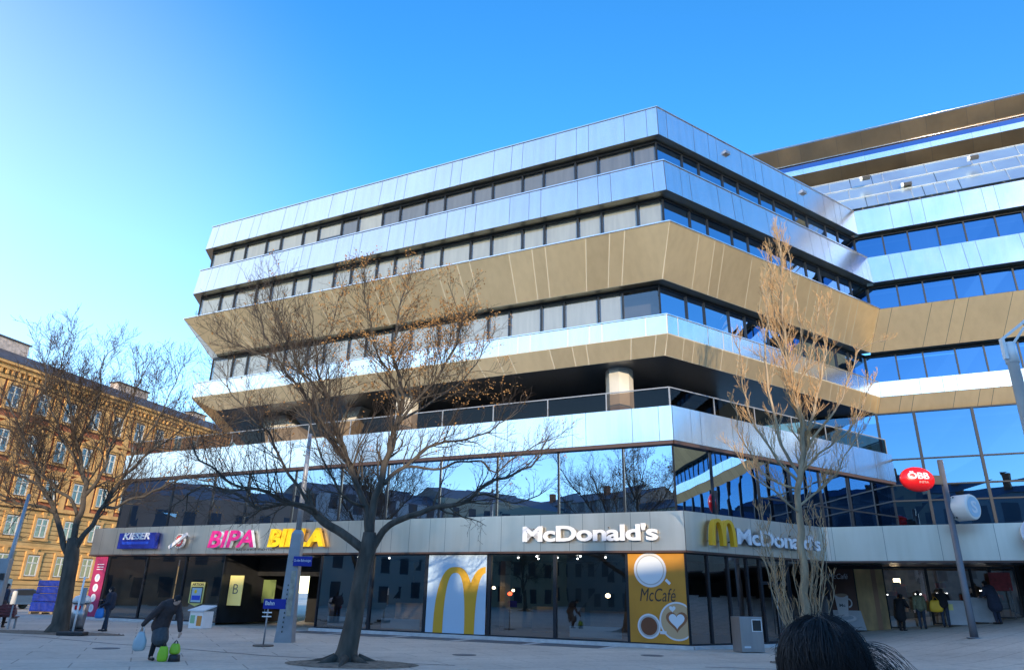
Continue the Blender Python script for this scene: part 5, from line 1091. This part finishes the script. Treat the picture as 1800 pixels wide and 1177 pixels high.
# bench
r_ = prop('bench', -20.9, 30.6, 'dark red slatted bench seen from behind at left edge', 'bench', rz=R_(6))
mb = MB()
for z in (.55, .66, .77, .88): mb.box((0, -.26, z), (1.9, .035, .095))
mb.build('backrest', mat('dark_red_wood', (.10, .012, .016), .5, var=.2, scale=6), r_, False, bevel=.008)
mb = MB()
for y in (-.16, -.04, .08, .2): mb.box((0, y, .45), (1.9, .10, .035))
mb.build('seat', mat('dark_red_wood2', (.10, .012, .016), .5, var=.2, scale=6), r_, False, bevel=.008)
for x in (-.85, .85):
    q = MB(); q.box((x, -.25, .45), (.06, .06, .90)); q.box((x, .2, .21), (.06, .06, .42)); q.box((x, -.02, .40), (.06, .44, .05)); q.build('leg', M['galv'], r_, False)
# tables and stand by the right shop front
for (w_, o_, wd, lab) in ((9.35, 1.2, .85, 'white topped stand with a yellow notice before the shop window'), (10.35, 1.0, .8, 'white stand half hidden by the tall grey pole')):
    p_ = D(w_, o_, 0); r_ = prop('display_stand', p_.x, p_.y, lab, 'stand', rz=R_(-26), group='white stands before the shop window')
    mb = MB(); mb.prism([V((-wd/2, -.25, 0.03)), V((wd/2, -.25, .03)), V((wd/2*.96, .25, .03)), V((-wd/2*.96, .25, .03))], UP*.95); mb.build('body', mat('stand_white', (.36, .38, .40), .6, var=.1), r_, False, bevel=.02)
    mb = MB(); mb.box((0, 0, 1.0), (wd+.1, .6, .04)); mb.build('top', M['steel'], r_, False)
    if w_ < 10: mb = MB(); mb.box((-.2, -.255, .75), (.22, .006, .25)); mb.build('notice', M['pyel'], r_, False)
# ------------------------------------------------------------------ people
def caps(mb, p, q, r1, r2, k=10):
    p, q = V(p), V(q); d = (q-p); 
    if d.length < 1e-5: d = V((0, 0, .001)); q = p+d
    u = d.normalized(); pts = [p-u*r1*.95, p-u*r1*.7, p-u*r1*.3, p, q, q+u*r2*.3, q+u*r2*.7, q+u*r2*.95]; rr_ = [r1*.2, r1*.7, r1*.95, r1, r2, r2*.95, r2*.7, r2*.2]
    mb.tube(pts, rr_, k)
def melt(mb, name, m, parent, vox=.012, sm=6, it=.6):
    me = mb.mesh('tmp', []); o = bpy.data.objects.new('tmp', me); S.collection.objects.link(o)
    a_ = o.modifiers.new('r', 'REMESH'); a_.mode = 'VOXEL'; a_.voxel_size = vox; a_.use_smooth_shade = True
    b_ = o.modifiers.new('s', 'SMOOTH'); b_.iterations = sm; b_.factor = it
    bpy.context.view_layer.update(); me2 = bpy.data.meshes.new_from_object(o.evaluated_get(bpy.context.evaluated_depsgraph_get()))
    bpy.data.objects.remove(o); me2.name = name; me2.materials.clear(); me2.materials.append(m)
    for p in me2.polygons: p.use_smooth = True
    return link(name, me2, parent, False)
STAND = dict(head=(0, -.03, 1.60), neck=(0, 0, 1.46), chest=(0, 0, 1.30), belly=(0, 0, 1.10), pelvis=(0, 0, .96),
    ls=(-.175, 0, 1.40), le=(-.23, .03, 1.13), lw=(-.24, -.04, .88), rs=(.175, 0, 1.40), re=(.23, .03, 1.13), rw=(.24, -.04, .88),
    lh=(-.095, 0, .93), lk=(-.10, -.02, .50), la=(-.10, .02, .09), rh=(.095, 0, .93), rk=(.10, -.02, .50), ra=(.10, .02, .09), face=(0, -1, 0), lhand=None, rhand=None, lfoot=(0, -1, 0), rfoot=(0, -1, 0))
def person(x, y, rz, label, pose, coat, legs, hairm, hat=None, long_coat=0.0, skirt=None, vox=.013, scale=1.0, bulk=1.0, group=None, hairlen=0, z=None):
    r_ = root('person', V((x, y, gz(x, y) if z is None else z)), label, 'person', group, rz)
    r_.scale = (scale,)*3
    J = dict(STAND); J.update(pose); J = {k_: (V(v_) if v_ is not None else None) for k_, v_ in J.items()}
    fc = J['face'].normalized(); hd = J['head']; upv = (hd-J['neck']).normalized(); sd_ = fc.cross(UP).normalized() if abs(fc.z) < .95 else V((1, 0, 0)); hz = sd_.cross(fc).normalized()
    b = MB()
    b.ell(hd+hz*.02, (.074, .092, .100), sd_, fc, hz); b.ell(hd+fc*.022-hz*.055, (.052, .062, .058), sd_, fc, hz)       # skull, jaw
    b.ell(hd+fc*.096-hz*.008, (.013, .020, .024), sd_, fc, hz, 8, 6); b.ell(hd+fc*.082-hz*.055, (.024, .012, .010), sd_, fc, hz, 8, 6)
    for s_ in (-1, 1): b.ell(hd+sd_*.078*s_-fc*.005, (.012, .018, .028), sd_, fc, hz, 8, 6); b.ell(hd+fc*.078+sd_*.030*s_+hz*.018, (.018, .014, .009), sd_, fc, hz, 8, 6)
    caps(b, J['neck']-V((0, 0, .04)), hd-hz*.06, .054, .050)
    caps(b, J['chest'], J['belly'], .13, .115, 12); caps(b, J['belly'], J['pelvis'], .115, .13, 12); caps(b, J['ls'], J['rs'], .06, .06); caps(b, J['neck']-V((0, 0, .06)), J['chest'], .06, .12)
    for a_, h_ in (('l', 'lhand'), ('r', 'rhand')):
        caps(b, J[a_+'s'], J[a_+'e'], .047, .038); caps(b, J[a_+'e'], J[a_+'w'], .038, .025)
        caps(b, J[a_+'h'], J[a_+'k'], .078, .052); caps(b, J[a_+'k'], J[a_+'a'], .050, .036); caps(b, J[a_+'a'], J[a_+'a']+J[a_+'foot']*.12-V((0, 0, .04)), .034, .030)
        wv = J[a_+'w']; hv = (J[h_] if J[h_] is not None else (wv-J[a_+'e'])).normalized(); sx = hv.cross(V((0, -1, 0)) if abs(hv.y) < .8 else UP).normalized(); nz = hv.cross(sx)
        b.ell(wv+hv*.055, (.036, .018, .055), sx, nz, hv, 8, 6)
        for i, ln in enumerate((.068, .076, .072, .056)):
            o_ = sx*(-.027+.018*i); p0_ = wv+hv*.095+o_; p1_ = p0_+hv*ln*.5+nz*.006; p2_ = p1_+hv*ln*.38+nz*.022; b.tube([p0_-hv*.02, p1_, p2_], [.0095, .009, .0075], 6)
        p0_ = wv+hv*.03+sx*-.030; b.tube([p0_, p0_+hv*.03-sx*.022, p0_+hv*.058-sx*.028+nz*.01], [.012, .011, .009], 6)
    melt(b, 'body', M['skin'], r_, min(vox, .009), 3, .5)
    c = MB(); k_ = bulk
    caps(c, J['chest']+V((0, 0, .03)), J['belly'], .165*k_, .155*k_, 14); caps(c, J['belly'], J['pelvis']-V((0, 0, long_coat)), .155*k_, .165*k_+long_coat*.12, 14)
    caps(c, J['ls'], J['rs'], .085*k_, .085*k_); caps(c, J['neck']-V((0, 0, .03)), J['neck'], .075, .068)
    for s_ in 'lr': caps(c, J[s_+'s'], J[s_+'e'], .078*k_, .064*k_); caps(c, J[s_+'e'], J[s_+'w']-(J[s_+'w']-J[s_+'e']).normalized()*.02, .062*k_, .046*k_)
    for i in range(5):
        q_ = J['chest'].lerp(J['pelvis'], .1+i*.2); c.ell(q_, (.172*k_, .142*k_, .045), a=14, b=6)
    melt(c, 'jacket', coat, r_, vox, 4)
    l_ = MB()
    for s_ in 'lr': caps(l_, J[s_+'h'], J[s_+'k'], .098, .072); caps(l_, J[s_+'k'], J[s_+'a']+V((0, 0, .02)), .070, .056)
    caps(l_, J['lh'], J['rh'], .105, .105)
    melt(l_, 'trousers', legs, r_, vox, 3)
    if skirt:
        s2 = MB(); mid_ = (J['lh']+J['rh'])/2; kk = (J['lk']+J['rk'])/2; caps(s2, mid_, kk+V((0, 0, .02)), .17, .20, 16); melt(s2, 'skirt', skirt, r_, vox, 4)
    for s_ in 'lr':
        f_ = MB(); fa = J[s_+'a']; fd = J[s_+'foot'].normalized(); caps(f_, fa+fd*-.03-V((0, 0, .035)), fa+fd*.15-V((0, 0, .048)), .045, .036); caps(f_, fa, fa-V((0, 0, .03)), .045, .045); melt(f_, 'shoe', M['shoe'], r_, vox, 2)
    h = MB()
    h.ell(hd+hz*.035-fc*.015, (.086, .100, .098), sd_, fc, hz, 14, 10); h.ell(hd-fc*.045-hz*.02, (.078, .062, .085), sd_, fc, hz, 12, 8)
    if hairlen: caps(h, hd-fc*.06, hd-fc*.07-V((0, 0, hairlen)), .07, .05)
    melt(h, 'cap' if hat else 'hair', hat or hairm, r_, .010, 2, .4)
    e = MB()
    for s_ in (-1, 1): e.ell(hd+fc*.088+sd_*.030*s_+hz*.012, (.010, .006, .005), sd_, fc, hz, 8, 6)
    e.build('eyes', M['black'], r_, False)
    return r_
# man with blue bag beside the magenta banner (facing left)
man = person(-16.0, 30.2, R_(-80), 'person in navy puffer jacket and black cap standing with a blue bag', dict(lw=(-.14, -.33, 1.18), le=(-.24, -.06, 1.14), rw=(.10, -.30, .95), re=(.25, .02, 1.12), rk=(.11, .02, .5), lk=(-.10, -.06, .5), la=(-.12, -.12, .09), ra=(.10, .06, .09), head=(0, -.05, 1.58)), M['navy'], M['jeans'], M['hair'], hat=M['blackcloth'], bulk=1.22, scale=.98)
def bag(name, label, p, w_, h_, dp, m_, rz=0, handles=True, hc=None, taper=.85, cat='bag'):
    r_ = root(name, p, label, cat, None, rz); b = MB(); n_ = 14
    for zi in range(7):
        pass
    prof = [(0, .55), (.06, .9), (.25, 1.05), (.55, 1.0), (.85, taper), (1.0, taper*.75)]
    rings = []
    for t, s_ in prof:
        ring_ = []
        for i in range(n_):
            a_ = 2*math.pi*i/n_; cx_ = math.copysign(abs(math.cos(a_))**.6, math.cos(a_)); sy_ = math.copysign(abs(math.sin(a_))**.6, math.sin(a_))
            wv = 1+.06*noise.noise(V((cx_*3, sy_*3, t*5+w_*10))); ring_.append(V((w_/2*s_*cx_*wv, dp/2*s_*sy_*wv*(1-.4*t), t*h_)))
        rings.append(ring_)
    vs = [v for rg_ in rings for v in rg_]; fs = [tuple(range(n_))[::-1], tuple(len(vs)-n_+i for i in range(n_))]
    for k in range(len(rings)-1):
        for i in range(n_): fs.append((k*n_+i, k*n_+(i+1) % n_, (k+1)*n_+(i+1) % n_, (k+1)*n_+i))
    b.add(vs, fs, 0, True); b.build('sack', m_, r_, False)
    if handles:
        q = MB()
        for s_ in (-1, 1): q.tube([V((-w_*.2, s_*.02, h_*.97)), V((-w_*.12, s_*.015, h_*1.18)), V((0, 0, h_*1.3)), V((w_*.12, s_*.015, h_*1.18)), V((w_*.2, s_*.02, h_*.97))], .008, 6)
        q.build('handle', hc or m_, r_, False)
    return r_
bag('shopping_bag', 'bright blue plastic bag held by the person in the navy jacket', V((-16.30, 30.13, .48)), .34, .40, .16, mat('blue_plastic_bag', (.05, .28, .75), .4, var=.1), R_(0))
# bent woman
bent = dict(pelvis=(0, .06, .90), belly=(.02, -.04, 1.05), chest=(.04, -.17, 1.20), neck=(.06, -.28, 1.31), head=(.08, -.40, 1.38), face=(.1, -.70, -.62),
    ls=(-.14, -.20, 1.27), le=(-.30, -.02, 1.02), lw=(-.40, .14, .80), rs=(.21, -.22, 1.25), re=(.26, -.34, .96), rw=(.25, -.46, .68), lh=(-.09, .05, .87), rh=(.09, .05, .87), lk=(-.10, -.02, .47), rk=(.12, -.02, .47), la=(-.11, .05, .09), ra=(.14, .05, .09), lhand=(0, 0, -1), rhand=(0, -.1, -1))
person(-8.55, 18.75, R_(52), 'person stooping forward in dark coat and knitted cap with bags in both hands', bent, M['browncloth'], M['blackcloth'], M['hair'], hat=M['blackcloth'], skirt=M['greycloth'], bulk=1.22, long_coat=.12, scale=1.0, vox=.011)
bag('carrier_bag', 'large pale plastic carrier bag hanging from the stooping person\'s hand', V((-8.90, 18.52, .22)), .29, .44, .17, mat('pale_carrier_plastic', (.40, .46, .48), .35, var=.08), R_(10), hc=M['white'], taper=.6)
bag('lunch_bag', 'lime green bag standing on the ground beneath the stooping person', V((-8.28, 18.5, 0.0)), .24, .34, .16, mat('lime_fabric', (.32, .55, .02), .6, var=.1), R_(10), hc=M['black'])
bag('lunch_bag', 'smaller lime green bag with dark base at the stooping person\'s right', V((-8.06, 18.62, .16)), .25, .24, .16, mat('lime_fabric2', (.30, .52, .03), .6, var=.1), R_(-10), hc=M['black'])
q = MB(); q.tube([V((-8.04, 18.62, .0)), V((-8.04, 18.62, .155))], [.14, .12], 14); tag(q.build('bag_base', M['black']), 'black wheeled base under the smaller lime green bag', 'bag trolley')
# foreground head and shoulders
fg = dict(head=(0, -.02, 1.475), neck=(0, .02, 1.36), face=(.25, -.9, -.2), ls=(-.18, 0, 1.29), rs=(.18, 0, 1.29), chest=(0, 0, 1.18), belly=(0, 0, 1.0), pelvis=(0, 0, .88), le=(-.24, .02, 1.03), re=(.24, .02, 1.03), lw=(-.22, -.12, .84), rw=(.22, -.12, .84), lh=(-.09, 0, .85), rh=(.09, 0, .85), lk=(-.1, 0, .46), rk=(.1, 0, .46))
FX, FY = .845, 2.02
fgp = person(FX, FY, R_(170), 'person close to the camera seen from behind, only their dark hair showing', fg, M['navy'], M['jeans'], M['hair'], vox=.01)
hm = MB(); rh = random.Random(8); hc_ = V((0, -.0, 1.50))
for i in range(5200):
    a_ = rh.uniform(0, 2*math.pi); el = math.asin(rh.uniform(.0, 1)); d = V((math.cos(a_)*math.cos(el), math.sin(a_)*math.cos(el), math.sin(el)))
    if d.y < -.75 and d.z < .5: continue
    th = math.pi/2-el; az_ = a_; k_ = rh.uniform(.99, 1.05)+.13*noise.noise(V((math.cos(a_)*1.8+2, math.sin(a_)*1.8, el*2)))+(.05 if rh.random() < .06 else 0); pts = []; end = rh.uniform(1.6, 2.3); drift = rh.gauss(0, .20)+.5*noise.noise(V((a_*1.5, el*3, 4)))
    for k in range(8):
        t = th+(end-th)*k/7; az2 = az_+drift*k/7; rr_ = math.sin(min(t, 1.57)); zz = math.cos(t) if t < 1.57 else -(t-1.57)*1.5
        sw = (1+.16*max(0, t-1.4)) if math.cos(az2) < 0 else (1-.10*max(0, t-1.4))
        pts.append(hc_+V((math.cos(az2)*rr_*.108*k_*sw, math.sin(az2)*rr_*.118*k_, zz*.112*k_)))
    hm.tube(pts, [.0009, .001, .0011, .0011, .001, .0009, .0008, .0004], 3, 0, False)
for i in range(110):    # loose strands blowing to the right
    p = hc_+V((-.095+rh.gauss(0, .012), .03+rh.gauss(0, .03), rh.uniform(-.02, .06))); pts = [p]; v_ = V((-.8, .1, .05+rh.gauss(0, .15))).normalized()
    for k in range(7): v_ = (v_+V((rh.gauss(0, .10), rh.gauss(0, .06), -.30))).normalized(); pts.append(pts[-1]+v_*rh.uniform(.018, .03))
    hm.tube(pts, [.0006]*7+[.0003], 3, 0, False)
for i in range(420):    # short flyaways over the crown
    a_ = rh.uniform(0, 6.28); el = rh.uniform(.1, 1.5); d = V((math.cos(a_)*math.cos(el), math.sin(a_)*math.cos(el), math.sin(el))); p = hc_+V((d.x*.108, d.y*.118, d.z*.112)); v_ = (d*.5+V((rh.gauss(0, .8), rh.gauss(0, .8), rh.gauss(0, .4)))).normalized(); pts = [p]
    for k in range(4): v_ = (v_+V((rh.gauss(0, .25), rh.gauss(0, .25), -.25))).normalized(); pts.append(pts[-1]+v_*rh.uniform(.006, .014))
    hm.tube(pts, [.0006, .0006, .0005, .0004, .0002], 3, 0, False)
hm.build('hair_strands', M['hair'], fgp, False)
hb = MB(); hb.ell((0, 0, 1.50), (.108, .118, .112), a=28, b=18); hb.ell((-.005, .03, 1.42), (.112, .10, .12), a=24, b=14); melt(hb, 'hair_mass', M['hair'], fgp, .008, 3, .4)
# people seated on and near the bench
sit = dict(pelvis=(0, .05, .55), belly=(0, .06, .68), chest=(0, .02, .90), neck=(0, -.02, 1.06), head=(0, -.06, 1.19), ls=(-.175, .02, 1.0), rs=(.175, .02, 1.0), le=(-.24, -.02, .76), re=(.24, -.02, .76), lw=(-.12, -.25, .68), rw=(.12, -.25, .68), lh=(-.1, 0, .54), rh=(.1, 0, .54), lk=(-.12, -.45, .53), rk=(.12, -.45, .53), la=(-.12, -.42, .1), ra=(.12, -.42, .1))
person(-20.75, 30.62, R_(186), 'person seated on the bench in brown coat with pale cap', sit, M['browncloth'], M['blackcloth'], M['hairb'], hat=M['white'], bulk=1.2)
person(-21.35, 30.55, R_(186), 'person seated at the far left of the bench in grey coat', sit, M['greycloth'], M['blackcloth'], M['hairb'], bulk=1.15)
bag('handbag', 'brownish pink bag lying on the bench beside the seated person', V((-20.2, 30.65, .47)), .42, .36, .26, mat('brown_pink_fabric', (.20, .12, .12), .8, var=.2), R_(6))
person(-23.2, 34.5, R_(150), 'person in dark blue walking behind the bench', dict(lk=(-.1, -.12, .5), la=(-.1, -.15, .1), ra=(.1, .2, .12)), M['navy'], M['jeans'], M['hair'], bulk=1.1)
# group before the right shop front
def pc(px, py, off):
    for k in range(1): pass
    p = at(px, py, 10)-V((0, 0, CAMZ)); t = (dA0+off)/ (p.x*nA.x+p.y*nA.y); return p.x*t, p.y*t
def pw(w_, o_): p_ = D(w_, o_, 0); return p_.x, p_.y
lean = dict(chest=(0, -.12, 1.26), neck=(0, -.20, 1.40), head=(0, -.27, 1.52), ls=(-.175, -.14, 1.34), rs=(.175, -.14, 1.34), le=(-.25, -.22, 1.10), re=(.25, -.22, 1.10), lw=(-.18, -.42, 1.05), rw=(.18, -.42, 1.05), belly=(0, -.03, 1.1))
x, y = pw(7.2, 1.3); person(x, y, R_(120), 'person in a long black coat standing left of the shop group', lean, M['blackcloth'], M['blackcloth'], M['hair'], bulk=1.2, long_coat=.35, scale=.93)
x, y = pw(8.0, 1.4); person(x, y, R_(160), 'person in an olive jacket carrying a yellow bag', {}, M['olive'], M['jeans'], M['hair'], bulk=1.15, scale=.92)
bag('tote_bag', 'yellow bag with green corner beside the person in olive', V((x+.48, y-.42, gz(x, y)+.72)), .50, .48, .2, mat('yellow_bag_fabric', (.72, .42, .02), .6, var=.12), R_(-20))
x, y = pw(8.9, 1.5); person(x, y, R_(150), 'person in a black jacket leaning on the white stand', lean, M['blackcloth'], M['jeans'], M['hair'], bulk=1.25, scale=.97)
x, y = pw(10.75, 1.9); person(x, y, R_(200), 'tall person in dark navy coat right of the grey pole', lean, M['navy'], M['navy'], M['hair'], hat=M['blackcloth'], bulk=1.35, long_coat=.3, scale=1.04)
x, y = pw(10.0, .7); person(x, y, R_(30), 'person in grey seated low behind the white stand', sit, M['greycloth'], M['jeans'], M['hairb'], bulk=1.0, scale=1.15)
